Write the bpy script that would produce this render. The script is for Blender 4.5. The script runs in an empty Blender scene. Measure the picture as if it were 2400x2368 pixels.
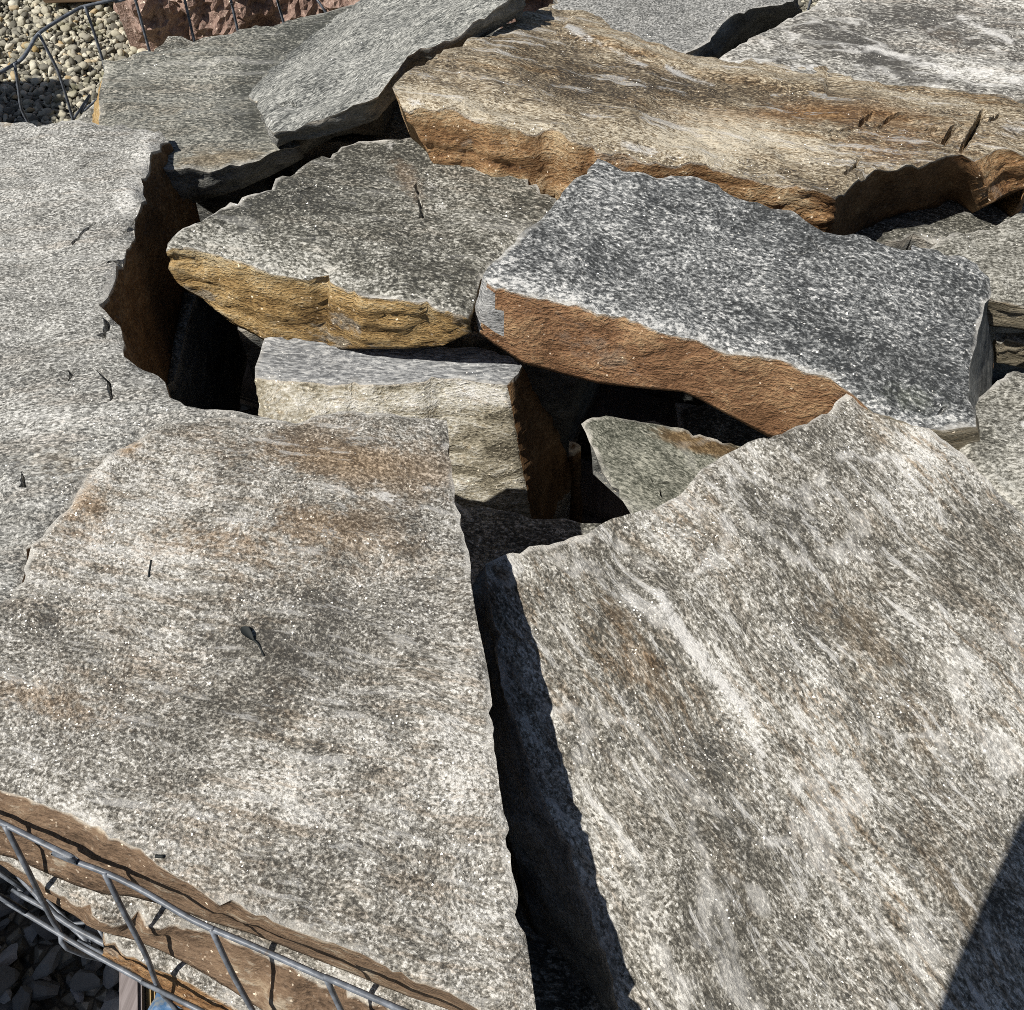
import bpy, bmesh, math, random
import numpy as np
from mathutils import Vector, noise as mnoise
from mathutils.geometry import delaunay_2d_cdt

R = math.radians
scene = bpy.context.scene
COL = scene.collection
rng = np.random.default_rng(7)
random.seed(7)

# ------------------------------------------------------------------ camera
W_SRC, H_SRC, F = 2400.0, 2368.0, 2000.0        # photo size and focal length in photo pixels
CZ, PITCH = 1.45, R(55)
cam = bpy.data.cameras.new("camera")
camo = bpy.data.objects.new("camera", cam)
COL.objects.link(camo)
camo.location = (0, 0, CZ)
camo.rotation_euler = (R(90) - PITCH, 0, 0)
cam.sensor_fit = 'HORIZONTAL'
cam.sensor_width = 36.0
cam.lens = 36.0 * F / W_SRC
cam.clip_start, cam.clip_end = 0.02, 400
scene.camera = camo

# ------------------------------------------------------------------ light
SUN_EL = R(54)
SDX, SDY = 0.86, 0.51                            # the way the shadows run on the ground
world = bpy.data.worlds.new("World")
scene.world = world
world.use_nodes = True
wn = world.node_tree
sky = wn.nodes.new("ShaderNodeTexSky")
sky.sky_type = 'NISHITA'
sky.sun_disc = False
sky.sun_elevation = SUN_EL
sky.sun_rotation = math.atan2(-SDX, -SDY)
wn.nodes["Background"].inputs[1].default_value = 0.05
wn.links.new(sky.outputs[0], wn.nodes["Background"].inputs[0])
sl = bpy.data.lights.new("sun", 'SUN')
sl.energy = 5.0
sl.angle = R(0.53)
sl.color = (1.0, 0.965, 0.90)
so = bpy.data.objects.new("sun", sl)
COL.objects.link(so)
sdir = Vector((SDX * math.cos(SUN_EL), SDY * math.cos(SUN_EL), -math.sin(SUN_EL)))
so.rotation_euler = sdir.to_track_quat('-Z', 'Y').to_euler()
so.location = (-2, -3, 4)
scene.view_settings.view_transform = 'Standard'
scene.view_settings.look = 'None'
scene.view_settings.exposure = 0.15
scene.view_settings.gamma = 1.0
scene.cycles.use_denoising = False
scene.cycles.max_bounces = 5
scene.cycles.filter_width = 0.9

# ------------------------------------------------------------------ maths helpers
SP, CP = math.sin(PITCH), math.cos(PITCH)

def ray(u, v):
    xc, yc = (u - W_SRC / 2) / F, (H_SRC / 2 - v) / F
    return np.array([xc, CP + SP * yc, -SP + CP * yc])

def at_z(u, v, z):
    d = ray(u, v)
    t = (CZ - z) / -d[2]
    return np.array([d[0] * t, d[1] * t, z])

def at_y(u, v, y):
    d = ray(u, v)
    t = y / d[1]
    return np.array([d[0] * t, y, CZ + d[2] * t])

def on_h(u, v, h):
    d = ray(u, v)
    z = 0.7
    for _ in range(60):
        t = (CZ - z) / -d[2]
        z = 0.5 * z + 0.5 * float(h(d[0] * t, d[1] * t))
    t = (CZ - z) / -d[2]
    return np.array([d[0] * t, d[1] * t, z])

def project(P):
    P = np.asarray(P)
    x, y, z = P[:, 0], P[:, 1], P[:, 2] - CZ
    fw = y * CP - z * SP
    up = y * SP + z * CP
    return np.stack([W_SRC / 2 + F * x / fw, H_SRC / 2 - F * up / fw], 1)

def plane(z0, x0=0, y0=0, sx=0, sy=0):
    return lambda x, y: z0 + sx * (np.asarray(x) - x0) + sy * (np.asarray(y) - y0)

_G = rng.normal(size=(4096, 3))
_G /= np.linalg.norm(_G, axis=1)[:, None]

def perlin(P):
    P = np.asarray(P, float)
    I = np.floor(P).astype(np.int64)
    fr = P - I
    w = fr * fr * fr * (fr * (fr * 6 - 15) + 10)
    out = np.zeros(len(P))
    for c in range(8):
        o = np.array([c & 1, (c >> 1) & 1, (c >> 2) & 1])
        J = I + o
        hsh = (J[:, 0] * 73856093) ^ (J[:, 1] * 19349663) ^ (J[:, 2] * 83492791)
        hsh = (hsh ^ (hsh >> 13)) * 1274126177
        g = _G[(hsh ^ (hsh >> 16)) & 4095]
        ww = np.prod(np.where(o == 1, w, 1 - w), axis=1)
        out += ww * np.sum(g * (fr - o), axis=1)
    return out * 1.5

def fbm(P, oct=4, gain=0.5):
    P = np.asarray(P, float)
    a, s, out = 1.0, 1.0, np.zeros(len(P))
    for k in range(oct):
        out += a * perlin(P * s + 17.3 * k)
        a *= gain
        s *= 2.03
    return out

def seg_dist(Q, A, B):
    d = B - A
    L = max(1e-9, float(d @ d))
    t = np.clip(((Q - A) @ d) / L, 0, 1)
    return np.linalg.norm(Q - (A + t[:, None] * d), axis=1)

def poly_dist(Q, pts, closed=False):
    pts = np.asarray(pts, float)
    out = np.full(len(Q), 1e9)
    n = len(pts)
    for i in range(n if closed else n - 1):
        out = np.minimum(out, seg_dist(Q, pts[i], pts[(i + 1) % n]))
    return out

def inside(Q, poly):
    x, y = Q[:, 0], Q[:, 1]
    c = np.zeros(len(Q), bool)
    n = len(poly)
    j = n - 1
    for i in range(n):
        xi, yi = poly[i]
        xj, yj = poly[j]
        if yi != yj:
            c ^= ((yi > y) != (yj > y)) & (x < (xj - xi) * (y - yi) / (yj - yi) + xi)
        j = i
    return c

# ------------------------------------------------------------------ materials
class NT:
    def __init__(s, name):
        s.m = bpy.data.materials.new(name)
        s.m.use_nodes = True
        s.t = s.m.node_tree
        s.t.nodes.clear()
        s.out = s.t.nodes.new("ShaderNodeOutputMaterial")

    def n(s, kind, **kw):
        nd = s.t.nodes.new(kind)
        for k, v in kw.items():
            setattr(nd, k, v)
        return nd

    def put(s, sock, v):
        if isinstance(v, bpy.types.NodeSocket):
            s.t.links.new(v, sock)
        elif v is not None:
            if isinstance(v, (tuple, list)) and len(v) == 3 and sock.type == 'RGBA':
                v = (*v, 1)
            sock.default_value = v

    def math(s, op, a, b=None, c=None, clamp=False):
        nd = s.n("ShaderNodeMath", operation=op, use_clamp=clamp)
        s.put(nd.inputs[0], a)
        if b is not None: s.put(nd.inputs[1], b)
        if c is not None: s.put(nd.inputs[2], c)
        return nd.outputs[0]

    def vmath(s, op, a, b=None, sc=None):
        nd = s.n("ShaderNodeVectorMath", operation=op)
        s.put(nd.inputs[0], a)
        if b is not None: s.put(nd.inputs[1], b)
        if sc is not None: s.put(nd.inputs["Scale"], sc)
        return nd.outputs[0]

    def noise(s, vec, scale, detail=2.0, rough=0.55, dist=0.0):
        nd = s.n("ShaderNodeTexNoise")
        s.put(nd.inputs["Vector"], vec)
        nd.inputs["Scale"].default_value = scale
        nd.inputs["Detail"].default_value = detail
        nd.inputs["Roughness"].default_value = rough
        nd.inputs["Distortion"].default_value = dist
        return nd.outputs[0]

    def voro(s, vec, scale, feature='F1'):
        nd = s.n("ShaderNodeTexVoronoi", feature=feature)
        s.put(nd.inputs["Vector"], vec)
        nd.inputs["Scale"].default_value = scale
        return nd

    def step(s, v, lo, hi, a=0.0, b=1.0):
        nd = s.n("ShaderNodeMapRange", interpolation_type='SMOOTHSTEP')
        s.put(nd.inputs[0], v)
        for i, q in enumerate((lo, hi, a, b)):
            s.put(nd.inputs[i + 1], q)
        return nd.outputs[0]

    def mix(s, f, a, b, blend='MIX'):
        nd = s.n("ShaderNodeMix", data_type='RGBA', blend_type=blend)
        s.put(nd.inputs[0], f)
        s.put(nd.inputs[6], a)
        s.put(nd.inputs[7], b)
        return nd.outputs[2]

    def ramp(s, f, stops):
        nd = s.n("ShaderNodeValToRGB")
        e = nd.color_ramp.elements
        while len(e) < len(stops): e.new(0.5)
        for el, (p, c) in zip(e, stops):
            el.position = p
            el.color = (*c, 1)
        s.put(nd.inputs[0], f)
        return nd.outputs[0]

    def attr(s, name):
        nd = s.n("ShaderNodeAttribute", attribute_name=name)
        return nd.outputs["Fac"]

    def coords(s, ang=0.0, aspect=1.0, zs=1.0, seed=0.0, tilt=0.0):
        tc = s.n("ShaderNodeTexCoord")
        r = s.n("ShaderNodeMapping")
        r.inputs["Rotation"].default_value = (tilt, 0, -ang)
        r.inputs["Location"].default_value = (seed * 1.37, seed * 0.71, seed * 0.53)
        s.put(r.inputs[0], tc.outputs["Object"])
        q = s.n("ShaderNodeMapping")
        q.inputs["Scale"].default_value = (1.0 / aspect, 1.0, zs)
        s.put(q.inputs[0], r.outputs[0])
        return r.outputs[0], q.outputs[0]

    def finish(s, color, rough=0.8, height=None, bump=0.3, bdist=0.003, spec=0.3, glint=None, gcol=(1, 1, 1)):
        b = s.n("ShaderNodeBsdfPrincipled")
        s.put(b.inputs["Base Color"], color)
        s.put(b.inputs["Roughness"], rough)
        b.inputs["Specular IOR Level"].default_value = spec
        nrm = None
        if height is not None:
            bp = s.n("ShaderNodeBump")
            bp.inputs["Strength"].default_value = bump
            bp.inputs["Distance"].default_value = bdist
            s.put(bp.inputs["Height"], height)
            nrm = bp.outputs[0]
            s.put(b.inputs["Normal"], nrm)
        sh = b.outputs[0]
        if glint is not None:
            fac, gn = glint
            g = s.n("ShaderNodeBsdfAnisotropic")
            s.put(g.inputs["Color"], gcol)
            g.inputs["Roughness"].default_value = 0.32
            s.put(g.inputs["Normal"], gn)
            mx = s.n("ShaderNodeMixShader")
            s.put(mx.inputs[0], fac)
            s.t.links.new(sh, mx.inputs[1])
            s.t.links.new(g.outputs[0], mx.inputs[2])
            sh = mx.outputs[0]
        s.t.links.new(sh, s.out.inputs[0])
        return s.m


def rock(name, dark, mid, light, white, grain=260, aspect=2.0, ang=0.0, seed=1.0, zs=1.0, tilt=0.0,
         wf=0.55, wc=0.30, wm=0.45, wl=0.35, off=0.0, stain=(0.20, 0.12, 0.06), stain_amt=0.0, stain_scale=9,
         stain_lo=0.55, shade=(0.06, 0.06, 0.055), edge=(0.66, 0.63, 0.57), edge_amt=0.8, vein=(0.74, 0.72, 0.68),
         bump=0.5, glit=0.10, veins=0.0, streak=0.0, streak_col=(0.66, 0.50, 0.36), streak_scale=46, tint=None, tint_amt=0.0, mid_scale=38, warm=None):
    t = NT(name)
    iso, ani = t.coords(ang, aspect, zs, seed, tilt)
    warp = t.n("ShaderNodeTexNoise")
    t.put(warp.inputs["Vector"], iso)
    warp.inputs["Scale"].default_value = 7
    warp.inputs["Detail"].default_value = 2
    wv = t.vmath('SCALE', t.vmath('SUBTRACT', warp.outputs["Color"], (0.5, 0.5, 0.5)), sc=0.035)
    ani = t.vmath('ADD', ani, wv)
    fine = t.noise(ani, grain * 1.3, 4.0, 0.74)
    cell = t.voro(ani, grain * 1.5)
    cr = t.n("ShaderNodeSeparateColor")
    t.put(cr.inputs[0], cell.outputs["Color"])
    midn = t.noise(ani, mid_scale, 4.0, 0.62)
    big = t.noise(ani, 6.5, 3.0, 0.55)
    ctr = lambda x, w: t.math('MULTIPLY', t.math('SUBTRACT', x, 0.5), w)
    v = t.math('ADD', ctr(fine, wf * 3.9), ctr(cr.outputs[0], wc * 1.15))
    v = t.math('ADD', v, ctr(midn, wm * 1.55))
    v = t.math('ADD', v, ctr(big, wl * 2.1))
    v = t.math('ADD', v, 0.5 + off)
    v = t.math('SUBTRACT', v, t.math('MULTIPLY', t.attr("dim"), 0.42))
    v = t.math('ADD', v, t.math('MULTIPLY', t.attr("pale"), 0.26))
    col = t.ramp(v, [(0.18, dark), (0.42, mid), (0.60, light), (0.82, white)])
    fk = t.step(t.math('ADD', cr.outputs[2], ctr(midn, -0.9)), 0.10, 0.20, 1.0, 0.0)
    col = t.mix(t.math('MULTIPLY', fk, 0.35), col, dark)
    # warm tone patches
    if warm is not None:
        wmask = t.step(t.noise(ani, 4.0, 3, 0.6), 0.46, 0.66)
        col = t.mix(t.math('MULTIPLY', wmask, 0.55), col, t.mix(1.0, col, warm, 'MULTIPLY'))
    # rusty speckle, natural and painted areas
    sn = t.noise(ani, stain_scale, 5, 0.66)
    sf = t.noise(ani, grain * 0.55, 2, 0.6)
    sm = t.math('ADD', sn, t.math('MULTIPLY', t.attr("stain"), 0.34))
    sm = t.math('ADD', sm, ctr(sf, 0.55))
    smk = t.step(sm, stain_lo, stain_lo + 0.22)
    smk = t.math('MULTIPLY', smk, t.math('ADD', t.math('MULTIPLY', t.attr("stain"), 0.75), stain_amt, clamp=True), clamp=True)
    stc = t.mix(fine, tuple(c * 0.6 for c in stain), tuple(min(1, c * 1.5) for c in stain))
    stc = t.mix(0.28, t.mix(1.0, col, tuple((c / max(stain)) ** 0.42 * 0.86 for c in stain), 'MULTIPLY'), stc)
    col = t.mix(smk, col, stc)
    if streak > 0:
        sv = t.n("ShaderNodeMapping")
        sv.inputs["Scale"].default_value = (0.17, 1.0, 1.0)
        t.put(sv.inputs[0], ani)
        s2 = t.noise(sv.outputs[0], streak_scale, 4, 0.68)
        area = t.step(t.math('ADD', big, ctr(t.noise(ani, 3.2, 2, 0.5), 1.0)), 0.30, 0.58)
        bm_ = t.math('MULTIPLY', t.math('MULTIPLY', t.step(t.math('ADD', s2, ctr(fine, 0.35)), 0.50, 0.64), area), streak)
        col = t.mix(bm_, col, t.mix(1.0, col, streak_col, 'MULTIPLY'))
        pm_ = t.math('MULTIPLY', t.step(t.math('ADD', s2, ctr(fine, 0.25)), 0.43, 0.34), streak * 0.6)
        col = t.mix(pm_, col, vein)
    # pale veins along the foliation
    if veins > 0:
        vn = t.noise(ani, 7.0, 3, 0.5)
        vd = t.math('ABSOLUTE', t.math('SUBTRACT', vn, 0.5))
        vm = t.math('MULTIPLY', t.step(vd, 0.004, 0.022, 1.0, 0.0), veins)
        vm = t.math('MULTIPLY', vm, t.step(midn, 0.40, 0.58))
        col = t.mix(vm, col, vein)
    va = t.math('ADD', t.math('MULTIPLY', t.attr("vein"), 0.62), t.math('ADD', ctr(fine, 1.1), ctr(t.noise(ani, 30, 4, 0.65), 2.2)))
    va = t.math('MULTIPLY', t.step(va, 0.30, 0.85), t.step(t.attr("vein"), 0.02, 0.2))
    col = t.mix(t.math('MULTIPLY', va, 0.85), col, t.mix(fine, tuple(c * 0.7 for c in vein), tuple(min(1.0, c * 1.1) for c in vein)))
    # bruised pale rim along the broken arris
    ed = t.math('ADD', t.attr("edge"), ctr(t.noise(iso, 60, 3, 0.6), 1.2))
    em = t.step(t.noise(iso, 11, 2, 0.5), 0.40, 0.62)
    col = t.mix(t.math('MULTIPLY', t.math('MULTIPLY', t.step(ed, 0.55, 0.95), em), edge_amt), col, t.mix(fine, tuple(c * 0.72 for c in edge), edge))
    if tint is not None:
        col = t.mix(tint_amt, col, tint, 'MULTIPLY')
    hgt = t.math('ADD', t.math('MULTIPLY', fine, 0.7), t.math('MULTIPLY', midn, 1.5))
    hgt = t.math('ADD', hgt, t.math('MULTIPLY', cr.outputs[1], 0.20))
    # mica: tiny flakes that each face their own way
    fl = t.voro(iso, grain * 2.6)
    fc = t.n("ShaderNodeSeparateColor")
    t.put(fc.inputs[0], fl.outputs["Color"])
    geo = t.n("ShaderNodeNewGeometry")
    jit = t.vmath('SCALE', t.vmath('SUBTRACT', fl.outputs["Color"], (0.5, 0.5, 0.5)), sc=1.5)
    gn = t.vmath('NORMALIZE', t.vmath('ADD', geo.outputs["Normal"], jit))
    gf = t.math('MULTIPLY', t.step(t.math('FRACT', t.math('MULTIPLY', fc.outputs[2], 7.31)), 0.50, 0.70), glit)
    gf = t.math('MULTIPLY', gf, t.step(t.noise(iso, 16, 3, 0.6), 0.42, 0.62))
    return t.finish(col, 0.78, hgt, bump * 1.5, 0.004, 0.25, (t.math('MULTIPLY', gf, 0.75), gn), (0.9, 0.88, 0.83))


def broken(name, cols, grain=150, seed=1.0, zs=3.0, ang=0.0, aspect=1.6, spot=(0.55, 0.5, 0.42), spot_amt=0.2,
           bump=0.8, dark=(0.05, 0.035, 0.02), glit=0.03, big=6.0, patch=0.0):
    """rusty or layered broken face: cols is a list of four colours dark to light"""
    t = NT(name)
    iso, ani = t.coords(ang, aspect, zs, seed)
    fine = t.noise(ani, grain, 4, 0.65)
    midn = t.noise(ani, 26, 4, 0.62, 0.6)
    bign = t.noise(ani, big, 3, 0.55)
    ctr = lambda x, w: t.math('MULTIPLY', t.math('SUBTRACT', x, 0.5), w)
    v = t.math('ADD', ctr(fine, 1.0), ctr(midn, 0.9))
    v = t.math('ADD', v, ctr(bign, 0.9))
    v = t.math('ADD', v, 0.5)
    v = t.math('SUBTRACT', v, t.math('MULTIPLY', t.attr("dim"), 0.30))
    v = t.math('ADD', v, t.math('MULTIPLY', t.attr("pale"), 0.30))
    col = t.ramp(v, list(zip((0.16, 0.40, 0.60, 0.86), cols)))
    sp = t.step(t.math('ADD', t.noise(ani, 85, 3, 0.6), ctr(midn, 0.6)), 0.60, 0.72)
    col = t.mix(t.math('MULTIPLY', sp, spot_amt), col, spot)
    if patch > 0:
        pn = t.math('ADD', t.noise(ani, 10, 4, 0.65), ctr(t.noise(iso, 70, 3, 0.6), 0.35))
        gcol = t.ramp(fine, [(0.32, (0.10, 0.095, 0.085)), (0.5, (0.27, 0.255, 0.22)), (0.68, (0.50, 0.47, 0.41))])
        col = t.mix(t.math('MULTIPLY', t.step(pn, 0.56, 0.66), patch), col, gcol)
        dn = t.step(t.math('ADD', t.noise(ani, 17, 3, 0.6), ctr(fine, 0.4)), 0.60, 0.72)
        col = t.mix(t.math('MULTIPLY', dn, 0.45), col, cols[0])
    ed = t.math('ADD', t.attr("edge"), ctr(t.noise(iso, 55, 3, 0.6), 1.0))
    col = t.mix(t.math('MULTIPLY', t.step(ed, 0.62, 0.95), 0.75), col, (0.55, 0.50, 0.42))
    hgt = t.math('ADD', t.math('MULTIPLY', fine, 0.8), t.math('MULTIPLY', midn, 2.2))
    fl = t.voro(iso, grain * 2.0)
    geo = t.n("ShaderNodeNewGeometry")
    jit = t.vmath('SCALE', t.vmath('SUBTRACT', fl.outputs["Color"], (0.5, 0.5, 0.5)), sc=1.4)
    gn = t.vmath('NORMALIZE', t.vmath('ADD', geo.outputs["Normal"], jit))
    return t.finish(col, 0.85, hgt, bump, 0.006, 0.2, (glit, gn), (0.9, 0.8, 0.65))


# ------------------------------------------------------------------ object helpers
def tag(o, label=None, cat=None, group=None, kind=None):
    for k, v in (("label", label), ("category", cat), ("group", group), ("kind", kind)):
        if v: o[k] = v
    return o

def empty(name, loc=(0, 0, 0)):
    o = bpy.data.objects.new(name, None)
    o.location = loc
    o.empty_display_size = 0.05
    COL.objects.link(o)
    return o

def mesh_obj(name, verts, faces, mats, mi=None, parent=None, smooth=True, origin=None):
    verts = np.asarray(verts, float)
    if origin is None:
        origin = (verts.min(0) + verts.max(0)) / 2 if parent is None else np.zeros(3)
    base = np.asarray(parent.location) if parent is not None else np.zeros(3)
    me = bpy.data.meshes.new(name)
    me.from_pydata((verts - origin - (base if parent is not None else 0)).tolist(), [], [list(map(int, f)) for f in faces])
    for m in (mats if isinstance(mats, (list, tuple)) else [mats]):
        me.materials.append(m)
    if mi is not None:
        me.polygons.foreach_set("material_index", np.asarray(mi, np.int32))
    me.polygons.foreach_set("use_smooth", np.full(len(me.polygons), smooth))
    me.update()
    o = bpy.data.objects.new(name, me)
    o.location = origin if parent is None else (0, 0, 0)
    if parent is not None:
        o.location = origin
        o.parent = parent
    COL.objects.link(o)
    return o

def float_attr(me, name, vals):
    a = me.attributes.new(name, 'FLOAT', 'POINT')
    a.data.foreach_set("value", np.asarray(vals, np.float32))

def tube(path, r, n=8):
    """round wire along a path, capped"""
    P = np.asarray(path, float)
    m = len(P)
    V, Fc = [], []
    prev = None
    for i in range(m):
        d = P[min(i + 1, m - 1)] - P[max(i - 1, 0)]
        d /= np.linalg.norm(d) + 1e-12
        if prev is None:
            a = np.cross(d, [0, 0, 1.0])
            if np.linalg.norm(a) < 0.1: a = np.cross(d, [0, 1.0, 0])
        else:
            a = prev - d * (prev @ d)
        a /= np.linalg.norm(a)
        b = np.cross(d, a)
        prev = a
        for k in range(n):
            th = 2 * math.pi * k / n
            V.append(P[i] + r * (math.cos(th) * a + math.sin(th) * b))
    for i in range(m - 1):
        for k in range(n):
            k2 = (k + 1) % n
            Fc.append([i * n + k, i * n + k2, (i + 1) * n + k2, (i + 1) * n + k])
    Fc.append(list(range(n))[::-1])
    Fc.append([(m - 1) * n + k for k in range(n)])
    return V, Fc

def spline(pts, step=0.012):
    """Catmull-Rom through 3D points"""
    P = np.asarray(pts, float)
    P = np.vstack([2 * P[0] - P[1], P, 2 * P[-1] - P[-2]])
    out = []
    for i in range(1, len(P) - 2):
        L = np.linalg.norm(P[i + 1] - P[i])
        k = max(2, int(L / step))
        for j in range(k):
            t = j / k
            a, b, c, d = P[i - 1], P[i], P[i + 1], P[i + 2]
            out.append(0.5 * (2 * b + (c - a) * t + (2 * a - 5 * b + 4 * c - d) * t * t + (3 * b - a - 3 * c + d) * t ** 3))
    out.append(P[-2])
    return np.array(out)

def box_mesh(c, sx, sy, sz, ang=0.0, bev=0.004):
    """bevelled box as (verts, faces)"""
    bm = bmesh.new()
    bmesh.ops.create_cube(bm, size=1.0)
    for v in bm.verts:
        v.co = Vector((v.co.x * sx, v.co.y * sy, v.co.z * sz))
    bmesh.ops.bevel(bm, geom=bm.edges[:], offset=bev, segments=2, affect='EDGES')
    ca, sa = math.cos(ang), math.sin(ang)
    V = [(c[0] + v.co.x * ca - v.co.y * sa, c[1] + v.co.x * sa + v.co.y * ca, c[2] + v.co.z) for v in bm.verts]
    bm.verts.index_update()
    Fc = [[v.index for v in f.verts] for f in bm.faces]
    bm.free()
    return V, Fc

# ------------------------------------------------------------------ the stone builder
def stone(name, label, outline, h, mats, thick=0.12, res=0.009, jag=0.006, relief=0.004, side=0.010, levels=12,
          seed=0.0, chip=0.006, cracks=(), paint=(), px=True, steps=(), group="stones heaped in the wire cage",
          cat="stone", strata=1.0, fine=0.0012, layer=55.0, drop=None):
    """outline: list of (u, v), (u, v, ub, vb) or (u, v, ub, vb, lean[, mat]); photo pixels of the top arris and, where
    the photo shows it, of the foot of the broken face below it.  Built in metres at the stone's own height h(x, y)."""
    top, bot, sm = [], [], []
    for e in outline:
        p = on_h(e[0], e[1], h) if px else np.array([e[0], e[1], float(h(e[0], e[1]))])
        top.append(p)
        m = 1
        if px and len(e) >= 4 and e[2] is not None:
            lean = e[4] if len(e) > 4 and e[4] is not None else 0.0
            b = at_z(e[2], e[3], p[2] - drop) if drop else at_y(e[2], e[3], p[1] + lean)
        else:
            b = None
        if len(e) > 5: m = e[5]
        bot.append(b)
        sm.append(m)
    top = np.array(top)
    cen = top.mean(0)
    for i in range(len(top)):
        if bot[i] is None:
            d = cen[:2] - top[i][:2]
            d = d / (np.linalg.norm(d) + 1e-9) * 0.012
            bot[i] = np.array([top[i][0] + d[0], top[i][1] + d[1], top[i][2] - thick])
    bot = np.array(bot)
    if np.sum(top[:, 0] * np.roll(top[:, 1], -1) - np.roll(top[:, 0], -1) * top[:, 1]) < 0:
        top, bot, sm = top[::-1], bot[::-1], sm[::-1]
        sm = sm[1:] + sm[:1]
    T, B, M = [], [], []
    n = len(top)
    for i in range(n):
        a, b = top[i], top[(i + 1) % n]
        k = max(1, int(np.linalg.norm(b - a) / res))
        for j in range(k):
            f = j / k
            T.append(a * (1 - f) + b * f)
            B.append(bot[i] * (1 - f) + bot[(i + 1) % n] * f)
            M.append(sm[i])
    T, B = np.array(T), np.array(B)
    # jagged arris
    tan = np.roll(T, -1, 0) - np.roll(T, 1, 0)
    nrm = np.stack([tan[:, 1], -tan[:, 0]], 1)
    nrm /= np.linalg.norm(nrm, axis=1)[:, None] + 1e-9
    q = np.stack([T[:, 0], T[:, 1], np.full(len(T), seed * 3.1)], 1)
    msk = np.clip(0.45 + 1.4 * perlin(q * 8 + 31), 0.1, 1.3)
    off = jag * (0.55 * perlin(q * 11) + msk * (0.28 * perlin(q * 43 + 9) + 0.42 * perlin(q * 95 + 5) + 0.34 * perlin(q * 190)))
    sl_ = np.concatenate([[0], np.cumsum(np.linalg.norm(np.diff(T[:, :2], axis=0), axis=1))])
    for _ in range(int(sl_[-1] / 0.11)):
        s0, wn, dn_ = rng.uniform(0, sl_[-1]), rng.uniform(0.006, 0.024), rng.uniform(0.3, 1.0) * jag * 1.7
        sk_ = rng.uniform(0.25, 0.75)
        dd_ = sl_ - s0
        off -= dn_ * np.clip(1 - np.where(dd_ < 0, -dd_ / (wn * sk_), dd_ / (wn * (1 - sk_))), 0, 1)
    T[:, :2] += nrm * off[:, None]
    T[:, 2] = h(T[:, 0], T[:, 1])
    # interior points
    lo, hi = T[:, :2].min(0), T[:, :2].max(0)
    gx = np.arange(lo[0], hi[0], res)
    gy = np.arange(lo[1], hi[1], res * 0.87)
    X, Y = np.meshgrid(gx, gy)
    X = X + (np.arange(len(gy)) % 2)[:, None] * res * 0.5
    Q = np.stack([X.ravel(), Y.ravel()], 1) + rng.uniform(-0.18, 0.18, (X.size, 2)) * res
    Q = Q[inside(Q, T[:, :2])]
    db = poly_dist(Q, T[:, :2], True)
    Q = Q[db > res * 0.55]
    crk = []
    for c in cracks:
        P = np.array([on_h(u, v, h)[:2] for u, v in c[0]])
        crk.append((P, c[1] * 0.72, c[2] * 1.6))
    extra = []
    for P, w, dep in crk:
        Q = Q[poly_dist(Q, P) > w * 1.3]
        for i in range(len(P) - 1):
            L = np.linalg.norm(P[i + 1] - P[i])
            k = max(2, int(L / 0.005))
            d = (P[i + 1] - P[i]) / L
            nn = np.array([-d[1], d[0]])
            for j in range(k):
                c0 = P[i] + (P[i + 1] - P[i]) * (j + 0.5) / k + nn * rng.normal() * w * 0.12
                for s in (-1, 0, 1):
                    extra.append(c0 + nn * w * s)
    if extra:
        ex = np.array(extra)
        ex = ex[inside(ex, T[:, :2])]
        Q = np.vstack([Q, ex])
    nb = len(T)
    co = [Vector(p[:2]) for p in T] + [Vector(p) for p in Q]
    ed = [(i, (i + 1) % nb) for i in range(nb)]
    vs, es, fs, ov, oe, of = delaunay_2d_cdt(co, ed, [], 1, 1e-7)
    V2 = np.array([(v.x, v.y) for v in vs])
    fs = [f for f in fs if len(f) == 3]
    # boundary loop
    cnt = {}
    for f in fs:
        for a, b in ((f[0], f[1]), (f[1], f[2]), (f[2], f[0])):
            cnt[(a, b)] = 1
    nxt = {a: b for (a, b) in cnt if (b, a) not in cnt}
    best = []
    seen = set()
    for st in nxt:
        if st in seen: continue
        lp, c = [], st
        while c in nxt and c not in seen:
            seen.add(c)
            lp.append(c)
            c = nxt[c]
        if len(lp) > len(best): best = lp
    loop = best
    Vz = np.asarray(h(V2[:, 0], V2[:, 1]), float) * np.ones(len(V2))
    V = np.column_stack([V2, Vz])
    near = np.array([np.argmin(np.sum((T[:, :2] - V2[i]) ** 2, 1)) for i in loop])
    LB = B[near]
    LM = [M[k] for k in near]
    d = poly_dist(V2, V2[loop], True)
    q = np.column_stack([V2, np.full(len(V2), seed)])
    dz = relief * (fbm(q * 9, 3) + 0.45 * fbm(q * 34, 3)) + fine * fbm(q * 110, 2)
    ch = np.clip(0.35 + 1.3 * perlin(q * 30 + 3) + 0.6 * perlin(q * 80), 0, 2.2)
    wch = 0.010 + 0.012 * np.clip(perlin(q * 14 + 7) + 0.3, 0, 1)
    dz -= chip * ch * np.clip(1 - d / wch, 0, 1) ** 2
    for P, amp, wid in steps:                       # broken lamina: one side of a line stands proud
        PP = np.array([on_h(u, v, h)[:2] for u, v in P])
        a, b = PP[0], PP[-1]
        s = (b - a) / np.linalg.norm(b - a)
        sd = (V2 - a) @ np.array([-s[1], s[0]]) + 0.006 * perlin(q * 40)
        along = (V2 - a) @ s
        L = np.linalg.norm(b - a)
        dz += amp * (1 / (1 + np.exp(-sd / wid))) * (along > -0.02) * (along < L + 0.02) * np.exp(-(np.maximum(0, sd) / 0.12) ** 2)
    for P, w, dep in crk:
        dd = poly_dist(V2, P)
        dz -= dep * np.clip(1 - dd / w, 0, 1) * np.clip(0.7 + 1.2 * perlin(q * 45), 0.1, 1.3)
    V[:, 2] += dz
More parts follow.
